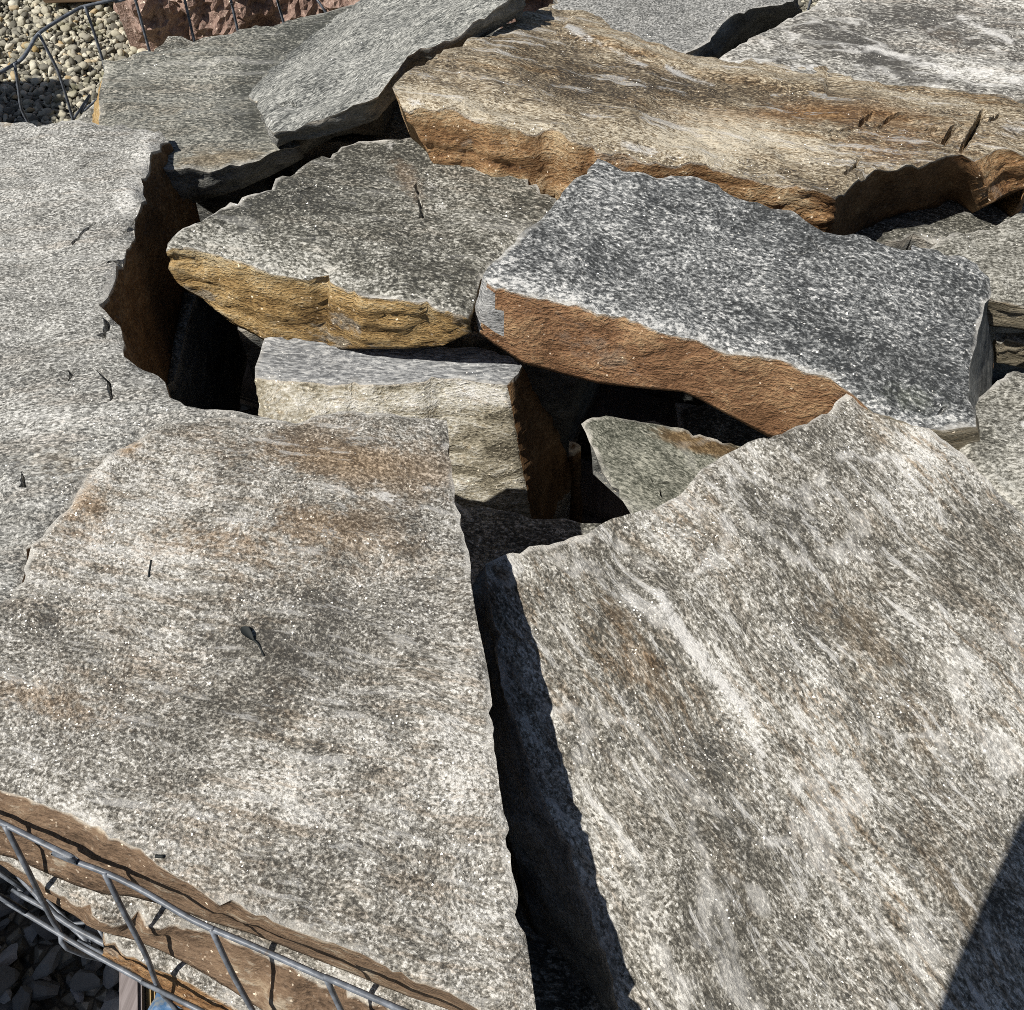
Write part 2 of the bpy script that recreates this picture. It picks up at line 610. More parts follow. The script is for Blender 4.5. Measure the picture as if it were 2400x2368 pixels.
    # side rings
    L = len(loop)
    TL = V[loop]
    tan = np.roll(TL, -1, 0) - np.roll(TL, 1, 0)
    on = np.stack([tan[:, 1], -tan[:, 0], np.zeros(L)], 1)
    for _ in range(6):
        on = (np.roll(on, 1, 0) + on * 2 + np.roll(on, -1, 0)) / 4
    on /= np.linalg.norm(on, axis=1)[:, None] + 1e-9
    rings = [np.array(loop)]
    allv = [V]
    base = len(V)
    faces = [list(f) for f in fs]
    mi = [0] * len(faces)
    fr = np.linspace(0, 1, levels + 1) ** 0.9
    wob = np.cumsum(rng.normal(size=levels + 2)) * 0.9
    wob = np.clip((wob - wob.mean()) * 0.5, -1, 1) * (0 if levels > 30 else 1)
    for k in range(1, levels + 1):
        f = fr[k]
        p = TL * (1 - f) + LB * f
        qq = np.column_stack([p[:, 0] * 5, p[:, 1] * 5, p[:, 2] * layer + seed])
        st = perlin(qq) * 0.9 + 0.5 * perlin(qq * 2.1 + 4)
        rr = fbm(np.column_stack([p * 16]) + seed, 4, 0.6)
        ww = math.sin(math.pi * min(1, f * 0.92 + 0.04)) ** 0.5
        fr2 = perlin(p * 62 + seed) * 0.30 + perlin(p * 120 + seed) * 0.2
        st2 = np.sign(st) * np.abs(st) ** 0.7
        p = p + on * (side * (strata * st2 * 0.38 + rr * 0.42 + fr2) * ww)[:, None]
        p[:, 2] += 0.2 * side * perlin(p * 30 + 2) * ww
        allv.append(p)
        cur = np.arange(base, base + L)
        base += L
        for i in range(L):
            j = (i + 1) % L
            faces.append([rings[-1][j], rings[-1][i], cur[i], cur[j]])
            mi.append(LM[(i + int(round(wob[k % len(wob)]))) % L])
        rings.append(cur)
    faces.append(list(rings[-1][::-1]))
    mi.append(1)
    A = np.vstack(allv)
    o = mesh_obj(name, A, faces, mats, mi)
    me = o.data
    edge = np.zeros(len(A))
    edge[:len(V)] = np.clip(1 - d / 0.016, 0, 1)
    kk = len(V)
    for k in range(1, levels + 1):
        dep = np.linalg.norm(allv[k] - TL, axis=1)
        edge[kk:kk + L] = np.clip(1 - dep / 0.012, 0, 1)
        kk += L
    float_attr(me, "edge", edge)
    uvp = project(A)
    acc = {"vein": np.zeros(len(A)), "stain": np.zeros(len(A)), "dim": np.zeros(len(A)), "pale": np.zeros(len(A))}
    for kind, pts, w, amt in paint:
        if len(pts) == 1:
            (u, v) = pts[0]
            ru, rv, an = w
            du, dv = uvp[:, 0] - u, uvp[:, 1] - v
            c, s = math.cos(R(an)), math.sin(R(an))
            g = np.exp(-(((du * c + dv * s) / ru) ** 2 + ((-du * s + dv * c) / rv) ** 2))
        else:
            g = np.exp(-(poly_dist(uvp, pts) / w) ** 2)
        acc[kind] += g * amt
    for k, a in acc.items():
        float_attr(me, k, np.clip(a, -2, 2))
    if crk:
        cf = np.array([o_c.center[:2] for o_c in me.polygons[:len(fs)]]) + np.array(o.location[:2])
        isf = np.zeros(len(cf), bool)
        for P, w, dep in crk:
            isf |= poly_dist(cf, P) < w * 1.6
        for k in np.nonzero(isf)[0]:
            me.polygons[int(k)].use_smooth = False
    # keep the arris crisp
    key = set()
    for i in range(L):
        a, b = loop[i], loop[(i + 1) % L]
        key.add((min(a, b), max(a, b)))
    ev = np.empty(len(me.edges) * 2, np.int32)
    me.edges.foreach_get("vertices", ev)
    ev = np.sort(ev.reshape(-1, 2), 1)
    sh = np.array([(int(a), int(b)) in key for a, b in ev])
    at = me.attributes.new("sharp_edge", 'BOOLEAN', 'EDGE')
    at.data.foreach_set("value", sh)
    tag(o, label, cat, group, "thing")
    return o

# ------------------------------------------------------------------ rock palette
G = lambda a, b=None, c=None: (a, a if b is None else b, a if c is None else c)
m_S1 = rock("gneiss_pale_rusty", (0.07, 0.064, 0.054), (0.225, 0.208, 0.175), (0.405, 0.382, 0.335), (0.78, 0.75, 0.69), streak=0.6, streak_scale=95, streak_col=(0.62, 0.52, 0.42), grain=300, aspect=1.25,
            ang=R(-12), seed=1.3, stain=(0.19, 0.115, 0.06), stain_amt=0.30, stain_lo=0.52, glit=0.10, wl=0.35, veins=0.0, bump=0.6)
m_S2 = rock("gneiss_banded", (0.066, 0.061, 0.05), (0.2, 0.185, 0.153), (0.37, 0.35, 0.305), (0.74, 0.715, 0.655), streak=1.0, streak_scale=100, streak_col=(0.56, 0.47, 0.38), grain=290, aspect=1.6,
            ang=R(-56), seed=4.1, stain=(0.19, 0.135, 0.085), stain_amt=0.20, stain_lo=0.55, glit=0.12, wl=0.5, veins=0.35, bump=0.6)
m_A = rock("gneiss_fine_pale", (0.075, 0.073, 0.066), (0.235, 0.228, 0.205), (0.435, 0.425, 0.388), (0.74, 0.72, 0.67), streak=0.25, grain=310, aspect=1.5,
           ang=R(8), seed=7.7, stain=(0.22, 0.15, 0.08), stain_amt=0.10, glit=0.12, wl=0.25, wm=0.3)
m_F = rock("gneiss_grey_green", (0.05, 0.051, 0.044), (0.165, 0.163, 0.14), (0.295, 0.288, 0.247), (0.52, 0.5, 0.435), streak=0.25, grain=260, aspect=2.0,
           ang=R(3), off=-0.03, seed=2.9, stain=(0.20, 0.14, 0.08), stain_amt=0.14, glit=0.10, wl=0.2, wm=0.3, edge_amt=0.35)
m_F2 = rock("gneiss_light_folded", (0.06, 0.062, 0.058), (0.20, 0.202, 0.185), (0.36, 0.358, 0.325), (0.60, 0.59, 0.54), grain=250, aspect=2.4, ang=R(38), seed=6.9, stain_amt=0.0, glit=0.10, wl=0.2, wm=0.45, edge_amt=0.4, bump=0.8)
m_M = rock("gneiss_dark_grey", (0.036, 0.035, 0.029), (0.115, 0.11, 0.09), (0.275, 0.265, 0.226), (0.58, 0.56, 0.5), streak=0.2, grain=225, aspect=1.5,
           ang=R(-15), off=-0.07, seed=5.5, stain=(0.22, 0.15, 0.10), stain_amt=0.10, glit=0.10, wl=0.3)
m_D = rock("gneiss_blue_grey", (0.033, 0.0345, 0.0345), (0.115, 0.118, 0.116), (0.265, 0.268, 0.261), (0.64, 0.63, 0.6), grain=215, aspect=1.6,
           ang=R(-14), seed=8.2, stain=(0.12, 0.13, 0.09), stain_amt=0.05, glit=0.09, wl=0.3, edge_amt=0.55)
m_C = rock("schist_golden_top", (0.052, 0.04, 0.027), (0.195, 0.15, 0.096), (0.37, 0.3, 0.2), (0.68, 0.6, 0.46), streak=0.8, streak_col=(0.62, 0.48, 0.33), grain=290, aspect=2.2,
           ang=R(-10), seed=3.3, stain=(0.17, 0.085, 0.035), stain_amt=0.25, glit=0.14, wl=0.35, edge=(0.6, 0.53, 0.4), edge_amt=0.4, bump=0.7)
m_G = rock("gneiss_white_banded", (0.075, 0.07, 0.062), (0.27, 0.258, 0.228), (0.48, 0.46, 0.415), (0.78, 0.755, 0.695), streak=0.4, grain=225, aspect=1.9,
           ang=R(-14), seed=6.4, stain=(0.14, 0.10, 0.075), stain_amt=0.15, glit=0.10, wl=0.5, veins=0.5)
m_H = rock("gneiss_even_grey", (0.07, 0.07, 0.065), (0.19, 0.188, 0.175), (0.32, 0.315, 0.295), (0.52, 0.51, 0.48), grain=250, aspect=1.2,
           ang=R(20), seed=9.1, stain_amt=0.0, glit=0.10, wl=0.15, wm=0.25)
m_K = rock("gneiss_olive_grey", (0.055, 0.052, 0.042), (0.175, 0.167, 0.14), (0.32, 0.308, 0.265), (0.56, 0.54, 0.48), grain=230, aspect=1.5,
           ang=R(5), seed=11.0, stain=(0.20, 0.14, 0.06), stain_amt=0.10, glit=0.10, wl=0.25)
m_E = rock("schist_green", (0.035, 0.038, 0.028), (0.095, 0.097, 0.076), (0.165, 0.166, 0.135), (0.34, 0.335, 0.28), grain=300, aspect=2.2,
           ang=R(-35), seed=12.0, stain=(0.16, 0.08, 0.03), stain_amt=0.0, glit=0.06, veins=0.12, wl=0.4)
m_Btop = rock("gneiss_smooth_grey", (0.10, 0.104, 0.108), (0.22, 0.225, 0.23), (0.33, 0.335, 0.335), (0.50, 0.50, 0.49), grain=260, aspect=4.0,
              ang=R(-4), seed=13.0, stain_amt=0.0, glit=0.08, wl=0.15, wm=0.2, edge_amt=0.3)
m_Bface = broken("gneiss_cream_face", [(0.07, 0.06, 0.04), (0.31, 0.275, 0.20), (0.57, 0.54, 0.46), (0.84, 0.82, 0.78)], grain=230, seed=3, zs=1.5,
                 aspect=1.5, spot=(0.30, 0.20, 0.08), spot_amt=0.35, bump=0.9)
s_rust = broken("rust_face", [(0.10, 0.047, 0.020), (0.255, 0.132, 0.066), (0.345, 0.19, 0.098), (0.54, 0.35, 0.19)], grain=230, seed=5, zs=1.1, aspect=1.3, patch=0.3,
                spot=(0.42, 0.30, 0.17), spot_amt=0.22, bump=0.9)
s_gold = broken("golden_face", [(0.09, 0.05, 0.016), (0.34, 0.215, 0.085), (0.48, 0.33, 0.15), (0.66, 0.53, 0.32)], grain=200, seed=8, zs=1.7, aspect=1.4, patch=0.65,
                spot=(0.30, 0.27, 0.20), spot_amt=0.35, bump=1.0)
s_ochre = broken("ochre_rust_face", [(0.08, 0.036, 0.014), (0.25, 0.135, 0.060), (0.37, 0.225, 0.110), (0.58, 0.44, 0.27)], grain=210, seed=10, zs=1.3, aspect=1.5, patch=0.5,
                 spot=(0.50, 0.38, 0.21), spot_amt=0.25, bump=1.0, big=9)
s_darkrust = broken("dark_rust_face", [(0.04, 0.02, 0.009), (0.10, 0.052, 0.022), (0.15, 0.08, 0.034), (0.26, 0.16, 0.08)], grain=180, seed=12, zs=1.2, aspect=1.3,
                    spot=(0.25, 0.2, 0.13), spot_amt=0.2)
s_grey = broken("grey_broken_face", [(0.045, 0.047, 0.046), (0.13, 0.132, 0.125), (0.22, 0.218, 0.20), (0.42, 0.41, 0.38)], grain=230, seed=14, zs=2.0, aspect=1.3,
                spot=(0.26, 0.2, 0.12), spot_amt=0.2)
s_tan = broken("tan_layered_face", [(0.06, 0.05, 0.03), (0.17, 0.145, 0.10), (0.29, 0.25, 0.18), (0.45, 0.41, 0.33)], grain=160, seed=16, zs=6.0,
               spot=(0.30, 0.17, 0.06), spot_amt=0.3)
s_brown = broken("brown_side_face", [(0.07, 0.045, 0.028), (0.165, 0.108, 0.068), (0.215, 0.145, 0.092), (0.36, 0.28, 0.19)], grain=240, seed=18, zs=1.2,
                 spot=(0.45, 0.40, 0.31), spot_amt=0.45, bump=0.7, aspect=1.7, ang=R(-21))
s_bevel = broken("pale_chipped_face", [(0.08, 0.08, 0.08), (0.30, 0.30, 0.295), (0.48, 0.475, 0.46), (0.70, 0.69, 0.67)], grain=220, seed=21, zs=1.5,
                 spot=(0.12, 0.12, 0.12), spot_amt=0.3)

# ------------------------------------------------------------------ ground, gravel
def ground_material():
    t = NT("gravel_ground")
    iso, _ = t.coords(0, 1, 1, 0)
    v = t.voro(iso, 45)
    v2 = t.voro(iso, 45, 'DISTANCE_TO_EDGE')
    s = t.n("ShaderNodeSeparateColor")
    t.put(s.inputs[0], v.outputs["Color"])
    col = t.ramp(s.outputs[0], [(0.0, (0.10, 0.095, 0.08)), (0.4, (0.22, 0.205, 0.165)), (0.75, (0.34, 0.32, 0.26)), (1.0, (0.50, 0.48, 0.41))])
    col = t.mix(t.step(v2.outputs[0], 0.0, 0.12), (0.045, 0.04, 0.032), col)
    return t.finish(col, 0.9, t.math('MULTIPLY', t.step(v2.outputs[0], 0, 0.35), 1.0), 1.0, 0.02)

def pebble_material():
    t = NT("gravel_pebbles")
    geo = t.n("ShaderNodeNewGeometry")
    iso, _ = t.coords(0, 1, 1, 0)
    col = t.ramp(geo.outputs["Random Per Island"], [(0.0, (0.12, 0.112, 0.09)), (0.25, (0.23, 0.218, 0.18)), (0.55, (0.35, 0.33, 0.27)),
                                                   (0.8, (0.50, 0.465, 0.36)), (0.93, (0.64, 0.61, 0.52)), (1.0, (0.40, 0.28, 0.13))])
    n = t.noise(iso, 160, 3, 0.6)
    col = t.mix(0.6, col, t.mix(n, (0.55, 0.55, 0.52), (1.3, 1.28, 1.22)), 'MULTIPLY')
    moss = t.step(t.noise(iso, 5.5, 3, 0.6), 0.56, 0.70)
    col = t.mix(t.math('MULTIPLY', moss, 0.45), col, (0.13, 0.125, 0.04))
    return t.finish(col, 0.85, n, 0.4, 0.003)

ROT = math.atan2(-0.369, 0.929)                   # the way the near side of the cage runs
g = mesh_obj("ground", [(-60, -60, 0), (60, -60, 0), (60, 60, 0), (-60, 60, 0)], [[0, 1, 2, 3]], ground_material(), origin=np.zeros(3))
tag(g, "gravel yard ground under the stone cage", None, None, "structure")

def pebbles(name, label, boxes, size, mat, seed, angular=0.0, dens=1.0):
    rg = np.random.default_rng(seed)
    bm = bmesh.new()
    bmesh.ops.create_icosphere(bm, subdivisions=2, radius=1.0)
    bm.verts.index_update()
    BV = np.array([v.co[:] for v in bm.verts])
    BF = np.array([[v.index for v in f.verts] for f in bm.faces])
    bm.free()
    prot = []
    for k in range(14):
        P = BV.copy()
        if angular > 0:                           # cut a ball by random planes: crushed stone
            for _ in range(13 if angular == 1 else 9):
                d = rg.normal(size=3)
                d /= np.linalg.norm(d)
                c = rg.uniform(0.45, 0.8) if angular == 1 else rg.uniform(0.55, 0.95)
                e = P @ d - c
                P -= np.maximum(e, 0)[:, None] * d
        P = P * (1 + 0.22 * fbm(BV * 1.1 + k * 5.1, 2)[:, None])
        prot.append(P * np.array([1.0, rg.uniform(0.55, 0.95), rg.uniform(0.35, 0.65)]))
    AV, AF, base = [], [], 0
    for (x0, x1, y0, y1, lay) in boxes:
        for z0, kf in ((0.25, 1.0), (0.85, 0.55))[:lay]:
            sp = size * 1.55 / dens
            for x in np.arange(x0, x1, sp):
                for y in np.arange(y0, y1, sp):
                    if rg.random() > kf: continue
                    s = size * float(np.clip(rg.lognormal(0, 0.42), 0.35, 2.1))
                    P = prot[rg.integers(14)] * s
                    a, b, c = rg.uniform(0, 6.28), rg.normal(0, 0.35), rg.normal(0, 0.35)
                    Rz = np.array([[math.cos(a), -math.sin(a), 0], [math.sin(a), math.cos(a), 0], [0, 0, 1]])
                    Rx = np.array([[1, 0, 0], [0, math.cos(b), -math.sin(b)], [0, math.sin(b), math.cos(b)]])
                    Ry = np.array([[math.cos(c), 0, math.sin(c)], [0, 1, 0], [-math.sin(c), 0, math.cos(c)]])
                    P = P @ (Rz @ Rx @ Ry).T
                    P = P + [x + rg.uniform(-.5, .5) * sp, y + rg.uniform(-.5, .5) * sp, z0 * s * 0.8 + rg.uniform(0, 0.3) * s]
                    AV.append(P)
                    AF.append(BF + base)
                    base += len(P)
    AV = np.vstack(AV)
    AF = np.vstack(AF)
    me = bpy.data.meshes.new(name)
    me.vertices.add(len(AV))
    me.vertices.foreach_set("co", AV.ravel())
    me.loops.add(AF.size)
    me.loops.foreach_set("vertex_index", AF.ravel().astype(np.int32))
    me.polygons.add(len(AF))
    me.polygons.foreach_set("loop_start", np.arange(0, AF.size, 3, dtype=np.int32))
    me.update(calc_edges=True)
    me.polygons.foreach_set("use_smooth", np.full(len(AF), angular < 1))
    me.materials.append(mat)
    o = bpy.data.objects.new(name, me)
    COL.objects.link(o)
    tag(o, label, "gravel", None, "stuff")
    return o

pm = pebble_material()
pebbles("gravel", "loose pale rounded gravel on the yard behind the cage", [(-2.4, -0.55, 1.75, 3.7, 2), (-0.55, 1.9, 2.0, 3.4, 1)], 0.0095, pm, 3, angular=0.5)
t_ = NT("crushed_grey_stone")
_g = t_.n("ShaderNodeNewGeometry")
_i, _ = t_.coords(0, 1, 1, 0)
_c = t_.ramp(_g.outputs["Random Per Island"], [(0.0, (0.10, 0.10, 0.095)), (0.5, (0.20, 0.20, 0.19)), (0.85, (0.30, 0.30, 0.30)), (1.0, (0.42, 0.42, 0.42))])
_n = t_.noise(_i, 120, 4, 0.6)
crushed = t_.finish(t_.mix(0.5, _c, t_.mix(_n, G(0.5), G(1.4)), 'MULTIPLY'), 0.8, _n, 0.4, 0.003)
pebbles("crushed_stone", "coarse grey crushed stone on the ground beside the near corner of the cage", [(-1.5, 0.15, -0.45, 0.55, 2)], 0.023, crushed, 5, angular=1.0)

# ------------------------------------------------------------------ the stones
def hS1(x, y): return 0.75 + 0.02 * (np.asarray(x) + 0.3) * 0
S1h = plane(0.75)
stone("stone_slab", "large pale speckled slab in front at left with a small black leaf on it",
      [(1048, 984), (1056, 1040), (1071, 1155), (1090, 1260), (1099, 1304), (1109, 1391), (1124, 1490), (1149, 1652), (1158, 1776), (1164, 1822),
       (1173, 1884), (1193, 1983), (1214, 2120), (1235, 2236), (1251, 2368), (1285, 2500), (1310, 2660), (1240, 2620), (1190, 2480),
       (1150, 2395, 1140, 2430, -0.012, 1), (1123, 2364, 1110, 2392, 0, 1), (1057, 2327, 1040, 2362, 0, 1), (978, 2298, 955, 2336, 0, 1), (883, 2257, 860, 2300, 0, 1),
       (800, 2217, 770, 2262, 0, 1), (704, 2182, 675, 2222, 0, 1), (621, 2149, 590, 2190, 0, 1), (518, 2120, 485, 2158, 0, 1), (455, 2074, 400, 2128, 0, 1),
       (373, 2025, 300, 2100, 0, 1), (331, 1987, 240, 2096, 0, 1), (257, 1963, 165, 2072, 0, 1), (178, 1913, 83, 2036, 0, 1), (112, 1888, 30, 2012, 0, 1),
       (0, 1849, -60, 1985, -0.014, 1), (-140, 1800, -190, 1930, -0.014, 1), (-330, 1730), (-340, 1600), (-180, 1500), (0, 1418), (25, 1402), (75, 1277), (153, 1199), (220, 1095), (282, 1045), (330, 1018), (373, 994),
       (480, 976), (600, 974), (690, 984), (795, 957), (880, 965), (960, 972)],
      S1h, [m_S1, s_brown], drop=0.07, thick=0.075, res=0.006, relief=0.0035, seed=1.1, jag=0.005, side=0.004, chip=0.005, levels=10,
      cracks=[([(1048, 1000), (1056, 1040), (1060, 1080)], 0.002, 0.002)],
      paint=[("stain", [(820, 1080)], (260, 60, 8), 0.9), ("stain", [(480, 1270)], (280, 60, 12), 0.55), ("stain", [(760, 1230)], (200, 60, 12), 0.7),
             ("vein", [(870, 1150), (960, 1190), (1050, 1230)], 16, 0.8), ("vein", [(700, 985), (800, 970), (900, 1000), (1030, 1010)], 22, 0.7),
             ("dim", [(660, 1530)], (150, 80, 20), 0.6), ("dim", [(180, 1500)], (150, 60, 20), 0.45), ("pale", [(450, 1560)], (160, 60, 10), 0.6),
             ("dim", [(620, 1660)], (90, 50, 20), 0.5), ("dim", [(740, 1400)], (60, 30, 20), 0.4), ("pale", [(1090, 1800)], (60, 260, 0), 0.5), ("pale", [(640, 1850)], (240, 70, 20), 0.6), ("pale", [(560, 2050)], (260, 60, 25), 0.45),
             ("dim", [(900, 1900)], (110, 60, 20), 0.25), ("dim", [(850, 1220)], (110, 40, 20), 0.3), ("stain", [(190, 1180)], (60, 80, 20), 0.6), ("stain", [(100, 1640)], (200, 40, 18), 0.6),
             ("pale", [(310, 1300)], (120, 30, 12), 0.5), ("pale", [(330, 1020), (240, 1090), (160, 1200)], 18, 0.8), ("stain", [(298, 1046)], (22, 12, 0), 2.0),
             ("pale", [(60, 1830), (300, 1940)], 22, 0.5), ("pale", [(225, 1935)], (40, 14, 30), 1.6), ("dim", [(700, 1740)], (300, 24, 22), 0.3)])

S2h = plane(0.685, 0, 0.5, 0, 0.155)
stone("stone_slab", "large banded grey slab in front at right with white streaks, corner shaded",
      [(1138, 1322, 1104, 1372, -0.02, 2), (1148, 1410, 1112, 1450, 0.0, 2), (1165, 1500, 1128, 1530, 0.0, 2), (1178, 1600, 1140, 1640, 0, 2), (1212, 1690, 1150, 1720, 0, 2), (1236, 1768, 1160, 1800, 0, 2),
       (1292, 1905, 1180, 1930, 0, 2), (1342, 2016, 1212, 2050, 0, 2), (1376, 2120, 1240, 2150, 0, 2),
       (1420, 2257, 1285, 2300, 0, 2), (1440, 2340, 1310, 2400, 0, 2), (1452, 2400, 1330, 2480, 0, 2), (1500, 2440), (1700, 2470), (2200, 2600), (2900, 2500), (2900, 1900), (2750, 1500), (2550, 1330), (2400, 1200), (2346, 1151), (2299, 1104), (2262, 1067), (2213, 1018), (2140, 968),
       (2050, 948), (1985, 916), (1948, 951), (1890, 989), (1803, 1022), (1761, 1030), (1679, 1071), (1646, 1092), (1609, 1140), (1535, 1184), (1473, 1206), (1435, 1218), (1401, 1233), (1380, 1252),
       (1336, 1258), (1285, 1276), (1240, 1276), (1175, 1302)],
      S2h, [m_S2, s_grey, s_grey], thick=0.20, res=0.006, relief=0.004, seed=2.3, jag=0.006, chip=0.006, side=0.006,
      paint=[("vein", [(1550, 1395), (1600, 1490), (1660, 1570), (1740, 1650), (1775, 1740), (1800, 1850)], 18, 1.25), ("vein", [(1880, 1940), (1920, 2020), (1985, 2120)], 14, 0.9), ("pale", [(1730, 1660)], (36, 210, -27), 0.8),
             ("vein", [(1840, 1170), (1930, 1270)], 9, 0.7), ("stain", [(1980, 1480)], (90, 330, -30), 0.42), ("stain", [(2160, 1700)], (110, 380, -28), 0.45), ("stain", [(1480, 1520)], (50, 220, -28), 0.6), ("pale", [(1420, 2100)], (120, 330, -16), 0.45), ("pale", [(1650, 2180)], (90, 260, -22), 0.35),
             ("stain", [(1500, 1500)], (40, 200, -30), 0.35), ("stain", [(1690, 1250)], (30, 140, -30), 0.4), ("stain", [(2050, 1000)], (50, 70, -30), 0.6), ("dim", [(1880, 1200)], (160, 90, 30), 0.25), ("dim", [(1620, 1700)], (34, 260, -28), 0.3),
             ("dim", [(2120, 2000)], (34, 260, -28), 0.3), ("dim", [(2010, 1640)], (26, 280, -29), 0.3), ("dim", [(1430, 1560)], (30, 220, -27), 0.35), ("pale", [(2170, 1080)], (90, 40, 40), 0.6), ("pale", [(1560, 2200)], (50, 260, -20), 0.4), ("vein", [(2280, 1560), (2360, 1690)], 10, 0.7),
             ("pale", [(1260, 1330)], (100, 26, -15), 0.5), ("stain", [(2230, 2100)], (40, 200, -30), 0.5), ("stain", [(1750, 2080)], (30, 240, -28), 0.35)])

Ah = lambda x, y: 0.745 + 0.0 * np.asarray(x) - 0.02 * np.clip(np.asarray(y) - 0.9, 0, 1)
stone("stone_slab", "fine pale grey slab along the left edge with a dark brown right side",
      [(-420, 290), (-200, 280), (-60, 284), (0, 279), (30, 286), (104, 286), (230, 286), (323, 294), (375, 303), (394, 320, 440, 400, 0.02, 1),
       (372, 340, 470, 520, 0.0, 1), (360, 352, 462, 560, 0.0, 1), (346, 385, 452, 600, 0.0, 1), (334, 420, 440, 640, 0.0, 1), (328, 442, 430, 690, 0, 1), (338, 462, 425, 720, 0, 1), (328, 486, 415, 760, 0, 1), (312, 509, 408, 790, 0, 1), (314, 553, 402, 830, 0, 1),
       (296, 585, 400, 850, 0, 1), (269, 618, 395, 880, 0, 1), (265, 653, 392, 900, 0, 1), (250, 690, 390, 930, 0, 1), (232, 714, 388, 960, 0, 1), (262, 733, 395, 1000, 0, 1), (278, 750, 398, 1020, 0, 1), (286, 773, 400, 1040, 0, 1),
       (290, 835, 400, 1060, 0, 1), (344, 864, 420, 1080, 0, 1), (385, 889, 440, 1090, 0, 1), (393, 927), (435, 947), (497, 955), (547, 960), (607, 968), (640, 985), (560, 1000), (373, 1010), (282, 1062), (220, 1110), (153, 1215),
       (75, 1292), (25, 1415), (0, 1432), (-150, 1500), (-500, 1560), (-620, 1000)],
      Ah, [m_A, s_darkrust], thick=0.22, res=0.008, relief=0.004, seed=3.7, jag=0.005, side=0.007, chip=0.010, levels=16,
      cracks=[([(262, 553), (270, 545), (300, 540), (310, 515)], 0.004, 0.012), ([(170, 575), (190, 545), (205, 530), (222, 520)], 0.003, 0.010), ([(180, 400), (205, 387)], 0.003, 0.008),
              ([(250, 615), (280, 605), (296, 592)], 0.003, 0.010), ([(240, 780), (250, 760), (245, 745)], 0.004, 0.012), ([(235, 875), (256, 895), (260, 930)], 0.003, 0.010), ([(160, 885), (165, 875)], 0.004, 0.010),
              ([(52, 1115), (57, 1140)], 0.003, 0.012)],
      paint=[("pale", [(345, 330), (330, 400), (300, 470)], 30, 0.7), ("stain", [(15, 290)], (25, 12, 0), 1.0), ("dim", [(150, 850)], (150, 60, 10), 0.2), ("pale", [(200, 990)], (140, 30, 5), 0.4), ("stain", [(150, 1100)], (120, 50, 10), 0.5),
             ("pale", [(380, 960)], (120, 30, 0), 0.2)])

Fh = plane(0.715, 0, 1.2, 0.0, 0.02)
stone("stone_slab", "grey green slab at the far left with a golden left end",
      [(240, 140), (300, 130), (434, 103), (540, 76), (560, 62), (660, 45), (800, 22), (900, 0), (960, 60), (900, 200), (800, 275, 810, 310, 0.02, 1), (730, 305, 745, 340, 0.02, 1),
       (690, 322, 705, 355, 0.02, 1), (700, 338, 712, 372, 0.02, 1), (621, 364, 630, 415, 0.02, 1), (560, 385, 570, 440, 0.02, 1), (518, 393, 525, 455, 0.02, 1), (439, 394, 450, 460, 0.02, 1), (380, 390), (250, 350),
       (222, 300, 200, 330, 0, 2), (232, 270, 205, 320, 0, 2), (238, 220, 214, 306, 0, 2), (240, 172, 228, 250, 0, 2)],
      Fh, [m_F, s_grey, s_gold], thick=0.09, res=0.009, relief=0.005, seed=4.9, jag=0.006, side=0.010, chip=0.006,
      paint=[("dim", [(585, 290), (600, 235), (575, 200), (640, 130), (800, 30)], 34, 0.55), ("pale", [(250, 145), (242, 200)], 14, 0.6), ("stain", [(520, 370)], (160, 20, -5), 0.9), ("stain", [(400, 300)], (160, 60, -5), 0.4)])  # first dim line paints the shaded side of the fold into the colour
F2a, F2b = at_z(600, 260, 0.73)[:2], at_z(860, 10, 0.74)[:2]
_s = (F2b - F2a) / np.linalg.norm(F2b - F2a)
def F2h(x, y):
    sd = (np.asarray(x) - F2a[0]) * _s[1] - (np.asarray(y) - F2a[1]) * _s[0]
    al = (np.asarray(x) - F2a[0]) * _s[0] + (np.asarray(y) - F2a[1]) * _s[1]
    return 0.733 + 0.30 * sd + 0.02 * al + 0.012 * np.exp(-((sd - 0.05) / 0.05) ** 2)
stone("stone_slab", "grey slab tilted on top of the grey green slab, dark gap below its right edge",
      [(642, 308, 655, 330, 0.015, 1), (621, 286), (596, 236), (566, 203), (613, 141), (683, 91), (800, 25), (900, -30), (1050, -70), (1230, -70), (1240, -40),
       (1185, 4, 1200, 34, 0.02, 1), (1080, 72, 1092, 112, 0.02, 1), (1018, 108, 1030, 152, 0.02, 1), (955, 130, 968, 182, 0.02, 1), (925, 175, 938, 216, 0.02, 1), (870, 232, 885, 280, 0.02, 1), (800, 262, 815, 305, 0.02, 1), (720, 288, 738, 326, 0.02, 1)],
      F2h, [m_F2, s_grey], thick=0.05, res=0.009, relief=0.006, seed=5.7, jag=0.007, side=0.010, chip=0.005,
      cracks=[([(655, 240), (680, 232), (690, 240)], 0.005, 0.014)],
      paint=[("dim", [(575, 205), (640, 140), (720, 85)], 26, 0.35)])  # dim edge carries the shade of the fold as colour

